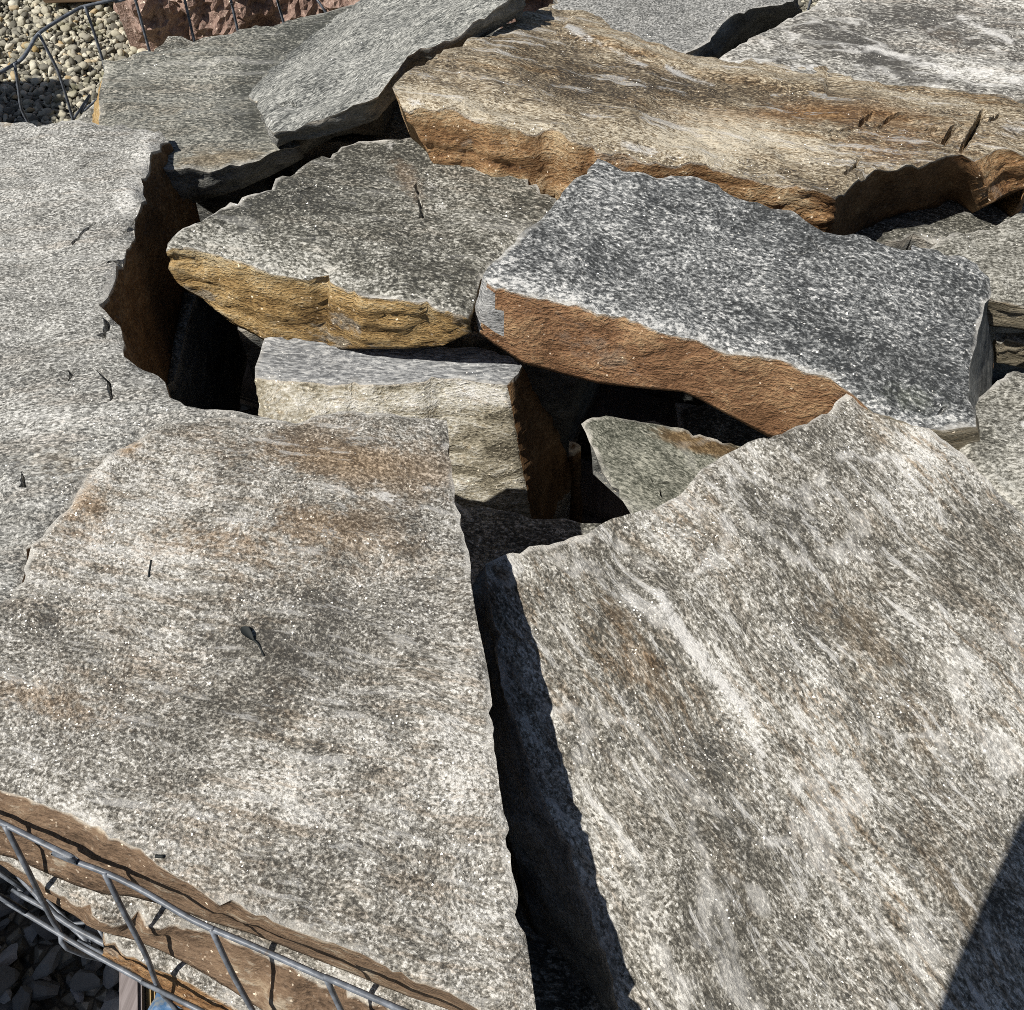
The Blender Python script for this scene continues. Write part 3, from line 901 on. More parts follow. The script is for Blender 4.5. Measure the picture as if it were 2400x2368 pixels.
Mh = plane(0.74, -0.2, 0.9, 0.0, 0.02)
stone("stone_block", "dark grey slab with a golden ochre front face in the middle left",
      [(385, 581, 408, 655, 0.01, 1), (420, 583, 440, 685, 0.01, 1), (456, 585, 476, 704, 0.01, 1), (551, 608, 538, 757, 0.01, 1), (646, 633, 620, 800, 0.01, 1), (704, 641, 690, 812, 0.01, 1), (758, 653, 760, 815, 0.01, 1), (800, 668, 800, 820, 0.01, 1), (850, 692, 850, 818, 0.01, 1),
       (945, 705, 945, 818, 0.01, 1), (1032, 719, 1036, 812, 0.01, 1), (1096, 742, 1106, 778, 0.01, 1), (1110, 704), (1127, 654), (1156, 612), (1270, 540), (1310, 560), (1320, 480), (1150, 350), (1050, 300), (966, 319), (924, 321), (899, 325), (854, 323), (800, 343), (745, 373), (679, 410), (646, 418), (636, 440), (538, 468), (480, 505),
       (414, 541), (390, 566)],
      Mh, [m_M, s_gold], thick=0.05, res=0.008, relief=0.004, seed=5.2, jag=0.006, side=0.010, chip=0.006, levels=18,
      cracks=[([(978, 440), (985, 470), (990, 500)], 0.005, 0.014), ([(655, 455), (700, 455), (735, 440)], 0.003, 0.010)],
      paint=[("pale", [(420, 565), (640, 620), (800, 655), (1000, 700)], 45, 0.75), ("vein", [(910, 340), (950, 400), (1000, 440), (1030, 490)], 22, 0.5), ("stain", [(950, 410)], (30, 90, -30), 0.9), ("dim", [(760, 430)], (220, 70, -10), 0.35)])

Bh = plane(0.612, -0.1, 0.82, 0.0, 0.25)
stone("stone_block", "upright cream faced block with smooth grey top in the middle of the pile",
      [(619, 790), (800, 790), (870, 798), (966, 810), (1048, 812), (1160, 818, None, None, None, 2), (1193, 831, None, None, None, 2), (1226, 852, 1342, 1090, 0.02, 2),
       (1215, 872, 1338, 1150, 0.02, 2), (1203, 890, 1333, 1240, 0.0, 2), (1189, 904, 1262, 1300, -0.11, 1), (1140, 896, 1190, 1300, -0.12, 1), (1090, 889, 1120, 1300, -0.12, 1), (1028, 886, 1050, 1290, -0.12, 1),
       (986, 897, 1000, 1280, -0.12, 1), (900, 902, 900, 1250, -0.12, 1), (800, 898, 805, 1200, -0.12, 1), (700, 894, 700, 1150, -0.12, 1), (598, 884, 612, 1080, -0.11, 1), (598, 862)],
      Bh, [m_Btop, m_Bface, s_darkrust], thick=0.25, res=0.008, relief=0.002, seed=6.6, jag=0.004, side=0.010, chip=0.004, levels=34, strata=1.0, layer=45,
      paint=[("pale", [(640, 940), (1000, 930), (1180, 930)], 30, 0.45), ("dim", [(1120, 1100)], (120, 60, 0), 0.15)])

Dh = plane(0.78, -0.024, 0.786, -0.102, 0.152)
stone("stone_block", "blue grey speckled block with a smooth rusty brown front face at centre right",
      [(1130, 640, 1111, 735, 0.0, 2), (1142, 656, 1124, 782, -0.005, 2), (1160, 668, 1158, 808, 0.0, 1), (1214, 686, 1226, 852, 0.0, 1), (1297, 703, 1318, 877, 0.0, 1), (1400, 736, 1400, 899, 0.0, 1), (1525, 769, 1504, 911, 0, 1), (1600, 790, 1600, 919, 0, 1), (1654, 802, 1646, 940, 0, 1),
       (1724, 827, 1745, 994, 0, 1), (1815, 837, 1800, 1024, 0, 1), (1890, 869, 1880, 1030, 0, 1), (1948, 881, 1950, 1010, 0, 1), (1973, 902, 1990, 1000, 0, 1), (2050, 960, 2080, 1080, 0, 3), (2140, 990, 2180, 1100, 0, 3),
       (2209, 1005, 2260, 1104, 0.0, 3), (2246, 1001, 2290, 1108, 0, 3), (2289, 998, 2316, 1108, 0, 3), (2287, 950, 2333, 1060, 0.08, 4), (2275, 927, 2333, 1000, 0.08, 4), (2273, 873, 2327, 940, 0.08, 4), (2283, 815, 2325, 890, 0.08, 4), (2300, 748, 2328, 860, 0.08, 4), (2316, 711, 2330, 830, 0.08, 4),
       (2325, 682), (2320, 649), (2296, 612), (2246, 595), (2171, 579), (2142, 571), (2138, 583), (2097, 580), (2047, 559), (1998, 551), (1931, 538), (1890, 513), (1857, 493), (1807, 484), (1724, 460), (1683, 431), (1621, 410),
       (1525, 402), (1462, 389), (1421, 373), (1400, 369), (1251, 521), (1214, 554, None, None, None, 2), (1156, 612, None, None, None, 2)],
      Dh, [m_D, s_rust, s_bevel, s_tan, s_grey], thick=0.11, res=0.008, relief=0.004, seed=7.4, jag=0.005, side=0.003, chip=0.004, levels=16, strata=0.4,
      cracks=[([(1850, 590), (1880, 592), (1895, 582)], 0.004, 0.010), ([(2206, 965), (2214, 955), (2216, 948)], 0.004, 0.010), ([(1900, 560), (1930, 590)], 0.003, 0.006)],
      paint=[("pale", [(1160, 655), (1500, 755), (1720, 815), (1960, 890)], 26, 0.6), ("pale", [(1400, 690)], (220, 50, 15), 0.25), ("dim", [(1620, 480)], (240, 50, 15), 0.3), ("dim", [(2200, 640)], (130, 40, 20), 0.35), ("vein", [(2200, 645)], (40, 18, 10), 0.4),
             ("vein", [(2240, 720)], (60, 26, 0), 0.35), ("stain", [(2120, 930)], (100, 40, 10), 0.8), ("pale", [(2180, 985)], (110, 16, 5), 0.9), ("pale", [(1750, 900), (1960, 905)], 18, 0.2), ("dim", [(1950, 780)], (160, 40, 20), 0.25)])

def Ch(x, y):
    x, y = np.asarray(x, float), np.asarray(y, float)
    return 0.808 - 0.10 * (x - 0.1) - 0.06 * (y - 1.05) - 0.02 * np.exp(-((x - 0.35) / 0.22) ** 2) - 0.12 * np.clip(y - 1.25, 0, 1)
stone("stone_boulder", "long golden brown boulder with a rusty front face lying across the top",
      [(924, 203, 935, 230, 0, 1), (941, 244, 1048, 428, 0.0, 1), (1007, 253, 1075, 440, 0.0, 1), (1098, 269, 1115, 461, 0, 1), (1156, 290, 1150, 485, 0, 1), (1235, 300, 1239, 527, 0, 1), (1297, 304, 1300, 540, 0, 1), (1334, 327, 1340, 550, 0, 1), (1400, 348, 1400, 560, 0, 1), (1446, 349, 1446, 560, 0, 1),
       (1504, 369, 1504, 560, 0, 1), (1600, 381, 1600, 565, 0, 1), (1654, 386, 1654, 570, 0, 1), (1745, 410, 1745, 580, 0, 1), (1850, 432, 1850, 580, 0, 1), (1960, 462, 1950, 560, 0.02, 2), (2000, 425, 2010, 570, 0.09, 2), (2055, 394, 2085, 562, 0.12, 2), (2151, 389, 2180, 540, 0.13, 2), (2205, 372, 2240, 515, 0.13, 2),
       (2255, 358, 2290, 495, 0.02, 2), (2275, 372, 2333, 470, 0.0, 3), (2330, 350, 2370, 452, 0, 3), (2400, 360, 2410, 440, 0, 3), (2480, 350), (2560, 250), (2450, 215), (2400, 226), (2325, 214), (2213, 186), (2151, 184), (2055, 178), (1952, 157), (1902, 161), (1799, 149), (1761, 149), (1728, 164), (1687, 138),
       (1633, 132), (1600, 124), (1525, 108), (1462, 87), (1425, 72), (1434, 54), (1413, 33), (1380, 12), (1309, -2), (1276, 8), (1222, 25), (1193, 50), (1152, 75), (1090, 95), (1007, 133), (986, 153), (941, 178)],
      Ch, [m_C, s_ochre, s_darkrust, s_ochre], thick=0.14, res=0.009, relief=0.007, seed=8.8, jag=0.008, side=0.011, chip=0.008, levels=18,
      cracks=[([(1955, 310), (1990, 305), (2015, 298), (2020, 285), (2045, 270)], 0.005, 0.018), ([(2015, 298), (2065, 297), (2085, 275), (2120, 265)], 0.005, 0.016), ([(2170, 303), (2200, 306)], 0.004, 0.010), ([(1745, 338), (1770, 332)], 0.003, 0.010),
              ([(2215, 330), (2235, 300), (2262, 295)], 0.006, 0.02), ([(2255, 350), (2280, 310), (2296, 280), (2310, 255)], 0.007, 0.035), ([(1978, 410), (2005, 390), (2015, 370)], 0.004, 0.012), ([(2290, 275), (2320, 285), (2345, 270)], 0.006, 0.02), ([(2310, 370), (2345, 362)], 0.004, 0.012),
              ([(1830, 405), (1890, 412), (1950, 425)], 0.003, 0.008)],
      steps=[([(1330, 95), (1420, 145), (1510, 190), (1580, 215), (1680, 210), (1900, 222)], 0.012, 0.005)],
      paint=[("pale", [(960, 235), (1150, 265), (1330, 310), (1500, 335), (1700, 350)], 48, 1.15), ("vein", [(1250, 295), (1400, 335), (1560, 360), (1760, 385)], 16, 0.55), ("pale", [(1100, 180)], (150, 50, 0), 0.3), ("pale", [(1780, 320)], (200, 60, 8), 1.1), ("vein", [(1330, 60), (1420, 110), (1500, 148), (1515, 150)], 9, 1.3), ("vein", [(1560, 160), (1610, 180), (1670, 200)], 8, 1.2),
             ("dim", [(1330, 180)], (150, 60, 20), 0.35), ("dim", [(1700, 215)], (260, 22, 3), 0.4), ("stain", [(1900, 265)], (170, 26, 0), 1.0), ("stain", [(2120, 330)], (150, 60, 10), 0.7), ("pale", [(1340, 30), (1440, 80), (1700, 155), (1950, 170), (2200, 190)], 26, 0.6),
             ("dim", [(1400, 230)], (200, 40, 15), 0.2), ("pale", [(1640, 372), (1720, 390)], 14, 0.6), ("vein", [(970, 240)], (34, 10, 10), 1.0),
             ("pale", [(1180, 440)], (80, 30, 15), 1.0), ("pale", [(1250, 440)], (70, 24, 15), 1.0), ("pale", [(1000, 280)], (70, 30, 30), 0.5), ("dim", [(1180, 390)], (80, 14, 10), 0.8), ("vein", [(2390, 300), (2360, 290)], 24, 0.8)])

stone("stone_slab", "white banded slab at the top right corner behind the golden boulder",
      [(1687, 137, 1690, 150, 0, 1), (1741, 99), (1786, 79), (1848, 41), (1882, 25), (1919, 0), (2000, -50), (2300, -120), (2650, -80), (2700, 150), (2600, 240), (2400, 232), (2320, 222), (2210, 205), (2100, 200), (1950, 180), (1800, 170), (1730, 172)],
      plane(0.732, 0.5, 1.4, 0.0, 0.03), [m_G, s_grey], thick=0.12, res=0.010, relief=0.005, seed=9.9, jag=0.006, side=0.01, chip=0.004,
      paint=[("dim", [(2060, 130)], (140, 34, 16), 0.8), ("vein", [(1960, 105), (2060, 115), (2150, 150), (2230, 165)], 12, 1.0), ("pale", [(2290, 175)], (110, 22, 10), 1.0), ("vein", [(2200, 185), (2280, 165), (2400, 190)], 14, 0.9), ("pale", [(1780, 110)], (90, 40, -30), 0.4),
             ("dim", [(2180, 60)], (120, 30, 25), 0.4), ("stain", [(2230, 90)], (120, 30, 20), 0.6), ("vein", [(2250, 40), (2370, 95)], 10, 0.8), ("vein", [(1700, 140), (1730, 165), (1790, 152)], 8, 1.2), ("vein", [(1850, 158), (1960, 158)], 6, 1.0)])

stone("stone_slab", "even grey slab at the top edge between the folded slab and the white banded slab",
      [(1300, -20), (1350, -100), (1600, -120), (1880, -60), (1871, -6, 1880, 30, 0.12, 1), (1832, 8, 1850, 45, 0.12, 1), (1766, 17, 1790, 85, 0.12, 1), (1712, 37, 1745, 105, 0.12, 1), (1679, 70, 1700, 140, 0.12, 1), (1662, 91, 1690, 150, 0.12, 1), (1608, 122, 1640, 160, 0, 1), (1560, 165), (1400, 130), (1290, 60)],
      plane(0.742, 0.2, 1.45, 0.0, 0.02), [m_H, s_grey], thick=0.12, res=0.010, relief=0.003, seed=10.7, jag=0.007, side=0.012, chip=0.004)

stone("stone_slab", "olive grey slab with tan layered front behind the right end of the blue grey block",
      [(2160, 590), (2180, 577), (2246, 538), (2312, 532), (2358, 509), (2400, 497), (2600, 440), (2700, 560), (2620, 700), (2480, 720, 2480, 800, 0.0, 1), (2400, 712, 2400, 772, 0, 1), (2350, 705, 2352, 768, 0, 1), (2318, 696, 2318, 765, 0, 1), (2250, 690), (2180, 640)],
      plane(0.665, 0.6, 0.95, 0.0, 0.04), [m_K, s_tan], thick=0.07, res=0.009, relief=0.005, seed=11.9, jag=0.006, side=0.010, levels=14, chip=0.006)
stone("stone_slab", "thin layered slab showing its edge under the olive grey slab at the right",
      [(2335, 775), (2400, 772), (2600, 760), (2650, 850), (2480, 830, 2480, 870, 0, 1), (2400, 800, 2400, 850, 0, 1), (2383, 795, 2380, 860, 0, 1), (2340, 800, 2340, 850, 0, 1)],
      plane(0.575, 0.6, 0.85, 0.0, 0.0), [m_K, s_tan], thick=0.06, res=0.009, relief=0.004, seed=12.4, jag=0.006, side=0.010)
stone("stone_boulder", "rounded pale grey stone at the right edge below the blue grey block",
      [(2250, 960), (2325, 904), (2345, 886), (2374, 870), (2400, 863), (2500, 850), (2640, 900), (2700, 1100), (2560, 1240), (2400, 1225), (2340, 1170), (2250, 1100)],
      lambda x, y: 0.665 + 0.03 * np.clip(0.75 - np.asarray(y), -1, 1) - 0.0 * np.asarray(x), [m_K, s_grey], thick=0.16, res=0.008, relief=0.006, seed=13.8, jag=0.006, side=0.012, chip=0.012,
      paint=[("pale", [(2370, 1080)], (60, 120, 0), 0.5), ("vein", [(2398, 992)], (10, 16, 0), 2.0)])
stone("stone_slab", "green grey stone deep in the hole under the rusty brown face",
      [(1363, 993, 1385, 1012, 0.10, 1), (1388, 982), (1421, 976), (1458, 975), (1533, 985), (1600, 1008), (1666, 1028), (1740, 1045), (1850, 1080), (1820, 1180), (1700, 1240), (1560, 1290), (1520, 1275, 1540, 1285, 0.10, 1), (1476, 1199, 1500, 1215, 0.10, 1), (1442, 1147, 1465, 1165, 0.10, 1), (1411, 1100, 1435, 1120, 0.10, 1), (1390, 1045, 1412, 1065, 0.10, 1)],
      plane(0.50, 0.15, 0.70, 0.0, 0.10), [m_E, s_grey], thick=0.12, res=0.008, relief=0.005, seed=14.2, jag=0.005, side=0.010, chip=0.006,
      cracks=[([(1530, 1120), (1532, 1130), (1570, 1135), (1590, 1140)], 0.003, 0.01), ([(1549, 1150), (1551, 1168)], 0.003, 0.008), ([(1480, 1010), (1540, 1060), (1600, 1075)], 0.003, 0.006)],
      paint=[("stain", [(1640, 1040)], (110, 24, 15), 2.0)])
stone("stone_slab", "thin brown slab standing on edge beside the cream faced block",
      [(1346, 1035), (1361, 1045, 1366, 1330, 0.0, 1), (1345, 1060, 1352, 1330, 0.0, 1), (1333, 1060, 1333, 1330, 0, 1), (1334, 1035)],
      plane(0.40), [s_darkrust, s_darkrust], thick=0.3, res=0.006, relief=0.001, seed=15.1, jag=0.002, side=0.005, chip=0.002)

# slabs showing under the near side of the front left slab
stone("stone_slab", "second slab of the near corner stack with pale ledge behind the wire",
      [(-200, 1905), (-60, 1995, -80, 2012, 0.0, 1), (0, 2016, -3, 2026, 0.0, 1), (60, 2050, 52, 2062, 0, 1), (99, 2082, 92, 2096, 0, 1), (153, 2112, 146, 2126, 0, 1), (215, 2146, 205, 2164, 0, 1), (260, 2158, 250, 2184, 0, 1),
       (340, 2172, 325, 2205, 0, 1), (414, 2170, 395, 2240, 0, 1), (497, 2190, 470, 2280, 0, 1), (580, 2222, 545, 2325, 0, 1), (662, 2264, 625, 2375, 0, 1), (800, 2318, 755, 2440, 0, 1), (930, 2370, 890, 2500, 0, 1), (1080, 2440), (1230, 2640), (1290, 2660), (1225, 2300), (1160, 2000), (700, 1950), (300, 1800), (-150, 1750)],
      plane(0.668, -0.3, 0.2, 0.0, 0.0), [m_S1, s_brown], drop=0.05, thick=0.05, res=0.006, relief=0.004, seed=16.3, jag=0.007, side=0.006, chip=0.014, levels=10)
stone("stone_slab", "third slab of the near corner stack with a rusty orange side above the pallet",
      [(232, 2150), (244, 2205, 240, 2240, 0.0, 1), (298, 2234, 290, 2266, 0, 1), (344, 2260, 330, 2292, 0, 1), (397, 2282, 375, 2327, 0, 1), (455, 2312, 430, 2362, 0, 1), (518, 2348, 490, 2405, 0, 1), (640, 2420, 600, 2490, 0, 1), (900, 2520, 850, 2600, 0, 1), (1200, 2660), (1280, 2700), (1200, 2200), (1140, 1950), (700, 2000), (400, 2000), (250, 2000)],
      plane(0.60, -0.3, 0.1, 0.0, 0.0), [m_S1, s_ochre], drop=0.045, thick=0.06, res=0.006, relief=0.004, seed=17.7, jag=0.006, side=0.007, chip=0.012, levels=10)

# lower stones carrying the top layer; the narrow one added to darken the gap
lower = [("narrow added filler slab low in the gap between the two front slabs", [(-0.005, 0.22), (0.0, -0.09), (0.14, -0.09), (0.12, 0.24)], 0.55, 0.3),
         ("broad slab low in the cage under the front left slab", [(-0.95, 0.62), (-0.30, 0.28), (0.06, 0.14), (0.16, 0.10), (0.16, 0.62), (-0.35, 0.74), (-0.75, 0.92)], 0.50, 0.30),
         ("broad slab low in the cage under the front right slab", [(0.18, 0.02), (0.62, -0.14), (0.85, 0.30), (0.85, 0.56), (0.18, 0.42)], 0.38, 0.24),
         ("broad slab low in the cage under the left edge slab", [(-1.05, 0.86), (-0.50, 0.86), (-0.52, 1.24), (-0.86, 1.30)], 0.52, 0.30),
         ("broad slab low in the cage under the golden faced slab", [(-0.40, 0.92), (0.10, 0.90), (0.22, 1.24), (-0.42, 1.26)], 0.58, 0.34),
         ("broad slab low in the cage under the blue grey block", [(0.28, 0.62), (0.86, 0.62), (1.0, 1.05), (0.28, 1.00)], 0.34, 0.20),
         ("broad slab low in the cage under the golden boulder", [(0.30, 1.08), (1.15, 1.05), (1.25, 1.70), (0.15, 1.72)], 0.62, 0.40),
         ("broad slab low in the cage under the folded slab", [(-0.78, 1.34), (0.08, 1.32), (0.10, 1.72), (-0.66, 1.68)], 0.62, 0.40)]
for i, (lb, pts, zt, th) in enumerate(lower):
    stone("stone_block", "dark grey " + lb, pts, plane(zt), [m_M, s_grey], thick=th, res=0.022, relief=0.006, seed=20.0 + i, jag=0.014, side=0.02, px=False, levels=8)

# ------------------------------------------------------------------ wire cage
t_ = NT("galvanised_wire")
_i, _ = t_.coords(0, 1, 1, 0)
_n = t_.noise(_i, 90, 4, 0.65)
wire_m = t_.finish(t_.ramp(_n, [(0.28, (0.085, 0.06, 0.042)), (0.36, (0.085, 0.093, 0.105)), (0.55, (0.15, 0.165, 0.19)), (0.72, (0.26, 0.28, 0.31))]), 0.45, _n, 0.25, 0.001, 0.5)
cage = empty("wire_cage", (-0.2, 0.7, 0.0))
tag(cage, "grey welded wire mesh cage bent around the heap of stones", "wire cage")
WR = 0.0026
def wire(name, pts, r=WR, smooth=True):
    P = spline(pts) if smooth else np.asarray(pts)
    V, Fc = tube(P, r)
    return mesh_obj(name, V, Fc, wire_m, parent=cage, origin=np.zeros(3))
NL, FL, FR, NR = np.array([-1.25, 0.52, 0.70]), np.array([-0.74, 1.70, 0.70]), np.array([1.35, 1.98, 0.72]), np.array([0.95, -0.32, 0.62])
near_top_px = [(0, 1927), (124, 1998), (248, 2046), (340, 2091), (455, 2158), (580, 2212), (766, 2294), (937, 2366)]
nt = [at_z(u, v, 0.737) for u, v in near_top_px]
wire("top_wire", [NL + (0.02, -0.01, 0)] + nt + [nt[-1] + (NR - nt[-1]) * 0.5, NR], r=0.0023)
left_px = [(0, 171), (34, 150), (54, 136), (72, 108), (91, 79), (140, 46), (185, 20), (200, 15), (265, 0), (330, -14)]
lt = [at_z(u, v, 0.68) for u, v in left_px]
wire("top_wire", [NL + (0, 0.02, 0)] + [NL + (lt[0] - NL) * 0.5 + (-0.02, 0, 0.01)] + lt + [np.array([-0.3, 1.90, 0.74]), np.array([0.4, 1.98, 0.76]), FR], r=0.0030)
wire("top_wire", [FR, FR + (NR - FR) * 0.5 + (0.04, 0, 0), NR], r=0.003)
low_px = [(-60, 2065), (0, 2105), (100, 2165), (195, 2223), (290, 2275), (373, 2321), (476, 2372)]
lw = [at_z(u, v, 0.60) for u, v in low_px]
wire("horizontal_wire", [NL + (0.0, -0.02, -0.14)] + lw + [lw[-1] + (NR - lw[-1]) * 0.5 + (0, -0.05, -0.1), NR - (0, 0, 0.13)], r=0.0023)
b1 = [at_z(u, v, 0.42) for u, v in [(20, 2015), (33, 2039), (87, 2099), (130, 2145), (180, 2178), (244, 2212)]]
wire("horizontal_wire", [NL + (0.02, -0.02, -0.28)] + b1 + [b1[-1] + (0.08, -0.035, 0)], r=0.0032)
b2 = [at_z(u, v, 0.30) for u, v in [(-20, 2035), (30, 2085), (80, 2115), (140, 2150), (215, 2215), (250, 2240)]]
wire("horizontal_wire", [NL + (0.02, -0.02, -0.40)] + b2 + [b2[-1] + (0.5, -0.20, 0), NR - (0, 0, 0.40)], r=0.003)
b3 = [at_z(u, v, 0.22) for u, v in [(110, 2110), (170, 2165), (215, 2160), (245, 2200)]]
wire("horizontal_wire", b3, r=0.0022)
for zz in (0.14, 0.28, 0.42, 0.56):
    dn = np.array([0, 0, zz - 0.70])
    wire("horizontal_wire", [FL + dn, FL + (FR - FL) * 0.5 + dn + (0, 0.05, 0), FR + dn, FR + (NR - FR) * 0.5 + dn + (0.05, 0, 0.04), NR + dn + (0, 0, 0.06)])
lo_seg = [at_z(u, v, 0.40) for u, v in [(235, 228), (222, 238), (190, 266), (165, 290)]]
wire("horizontal_wire", lo_seg + [NL + (0.05, 0.1, -0.45)])
for px_ in ([(12, 1936), (70, 2050), (99, 2110), (137, 2178), (195, 2238)], [(245, 2047), (298, 2153), (344, 2244), (369, 2310), (400, 2348), (450, 2378)],
            [(495, 2176), (542, 2277), (592, 2368), (640, 2450)], [(766, 2296), (799, 2368), (840, 2450)]):
    n_ = len(px_)
    P = [at_z(u, v, 0.739 - 0.046 * k) for k, (u, v) in enumerate(px_)]
    P.append(P[-1] + np.array([0.0, 0.02, -0.35]))
    wire("vertical_wire", P, r=0.0023)
for px_ in ([(34, 149), (43, 205), (50, 255), (66, 287), (80, 330)], [(91, 78), (113, 122), (135, 165), (155, 225), (172, 284), (190, 340)], [(199, 15), (220, 75), (241, 142), (262, 210)]):
    p0 = at_z(px_[0][0], px_[0][1], 0.682)
    P = [at_y(u, v, p0[1]) for u, v in px_]
    P.append(P[-1] + np.array([0.0, 0.0, -0.25]))
    wire("vertical_wire", P, r=0.0028)
far = spline([lt[-2], lt[-1], np.array([-0.3, 1.90, 0.74]), np.array([0.4, 1.98, 0.76]), FR], 0.004)
for a, b in (((317, 0), (350, 119)), ((433, 0), (456, 100)), ((541, 0), (556, 66)), ((650, 0), (661, 40)), ((746, 0), (760, 24)), ((850, -25), (860, 0))):
    # stand each upright on the far top wire where the photo shows it
    uv = project(far)
    k = int(np.argmin(np.abs(uv[:, 0] - (a[0] + 0.26 * (uv[:, 1] - a[1])))))
    p0 = far[k]
    P = [p0, at_y(a[0], a[1], p0[1]) if uv[k, 1] < -2 else p0 - (0, 0, 0.02), at_y(b[0], b[1], p0[1])]
    P.append(P[-1] + (P[-1] - P[-2]) / np.linalg.norm(P[-1] - P[-2]) * (P[-1][2] - 0.16))
    wire("vertical_wire", P, r=0.0028)
for k in range(6, 18):                            # the uprights out of the picture
    f = k / 18
    p = FL + (FR - FL) * f + (0, 0.13 - 0.1 * f, 0.04)
    if f > 0.45: wire("vertical_wire", [p, p + (0, 0.03, -0.3), p + (0, 0, -0.56)])
for k in range(1, 12):
    f = k / 12
    p = FR + (NR - FR) * f + (0.15 * f * (1 - f), 0, 0)
    wire("vertical_wire", [p, p + (0.03, 0, -0.25), p + (0, 0, -0.5)])
    if k < 7:
        p = NL + (lt[0] - NL) * (f * 1.2)
        wire("vertical_wire", [p, p + (-0.03, 0.01, -0.3), p + (0, 0, -0.55)])
        if k > 4: continue
        p = NL + (nt[0] - NL) * (k / 7)
        wire("vertical_wire", [p, p + (-0.05, -0.10, -0.14), p + (-0.03, -0.07, -0.55)])

# ------------------------------------------------------------------ pallet under the cage
def wood(name, c1, c2, ang, seed=0.0):
    t = NT(name)
    iso, ani = t.coords(ang, 14.0, 1.0, seed)
    n = t.noise(ani, 130, 4, 0.6)
    n2 = t.noise(ani, 24, 3, 0.6)
    col = t.mix(t.step(t.math('ADD', t.math('MULTIPLY', n, 0.6), t.math('MULTIPLY', n2, 0.4)), 0.35, 0.65), c1, c2)
    return t.finish(col, 0.8, n, 0.5, 0.002)
w_grey = wood("weathered_wood", (0.15, 0.125, 0.12), (0.27, 0.235, 0.23), R(80))
w_fresh = wood("fresh_split_wood", (0.36, 0.24, 0.10), (0.55, 0.42, 0.22), R(80), 3)
w_brown = wood("brown_wood", (0.13, 0.085, 0.05), (0.24, 0.17, 0.11), R(5), 5)
pal = empty("wooden_pallet", (0.0, 0.8, 0.0))
tag(pal, "weathered wooden pallet under the wire cage with a splintered bearer end at the near corner", "pallet")
def board(name, c, sx, sy, sz, ang, m):
    V, Fc = box_mesh(c, sx, sy, sz, ang)
    return mesh_obj(name, V, Fc, m, parent=pal, smooth=False, origin=np.zeros(3))
e0 = at_z(256, 2262, 0.20)
e1 = at_z(254, 2480, 0.20)
dv = e0 - e1
ba = math.atan2(dv[1], dv[0])
board("bearer", ((e0 + e1) / 2 + (0.0, 0.10, -0.05)).tolist(), 0.58, 0.028, 0.10, ba, w_grey)
board("splintered_edge", ((e0 + e1) / 2 + (0.021, 0.10, -0.056)).tolist(), 0.56, 0.011, 0.085, ba, w_fresh)
nx = np.array([0.929, -0.369])
for k in range(7):
    c = np.array([-0.17, 0.35]) + np.array([0.369, 0.929]) * (k * 0.21)
    board("deck_board", (c[0] + 0.15, c[1], 0.135), 1.75, 0.11, 0.022, ROT, w_grey)
for k in range(3):
    c = np.array([0.2, 0.95]) + nx * ((k - 1) * 0.72)
    board("bearer", (c[0], c[1], 0.062), 1.45, 0.10, 0.118, ROT + R(90), w_grey)
board("splintered_board", (at_z(330, 2372, 0.16) + (0.02, 0.0, 0)).tolist(), 0.10, 0.035, 0.02, R(20), w_fresh)

t_ = NT("blue_plastic")
_i, _ = t_.coords(0, 1, 1, 0)
_n = t_.noise(_i, 60, 4, 0.6)
blue = t_.finish(t_.mix(t_.step(_n, 0.42, 0.62), (0.05, 0.13, 0.26), (0.20, 0.22, 0.23)), 0.5, _n, 0.4, 0.003)
pc = at_z(395, 2372, 0.22)
gx, gy = np.meshgrid(np.linspace(-1, 1, 14), np.linspace(-1, 1, 10))
sv = np.stack([pc[0] + 0.026 * gx.ravel() + 0.008 * gy.ravel(), pc[1] + 0.022 * gy.ravel() - 0.008 * gx.ravel(), pc[2] + 0.009 * fbm(np.stack([gx.ravel() * 1.3, gy.ravel() * 1.3, 0 * gx.ravel()], 1), 3)], 1)
fs = [[j * 14 + i, j * 14 + i + 1, (j + 1) * 14 + i + 1, (j + 1) * 14 + i] for j in range(9) for i in range(13)]
nv = len(sv)
sv2 = np.vstack([sv, sv - (0, 0, 0.0015)])
fs2 = fs + [[a + nv for a in f[::-1]] for f in fs]
o = mesh_obj("plastic_scrap", sv2, fs2, blue)
tag(o, "small crumpled blue and white plastic scrap lying on the pallet", "plastic scrap")

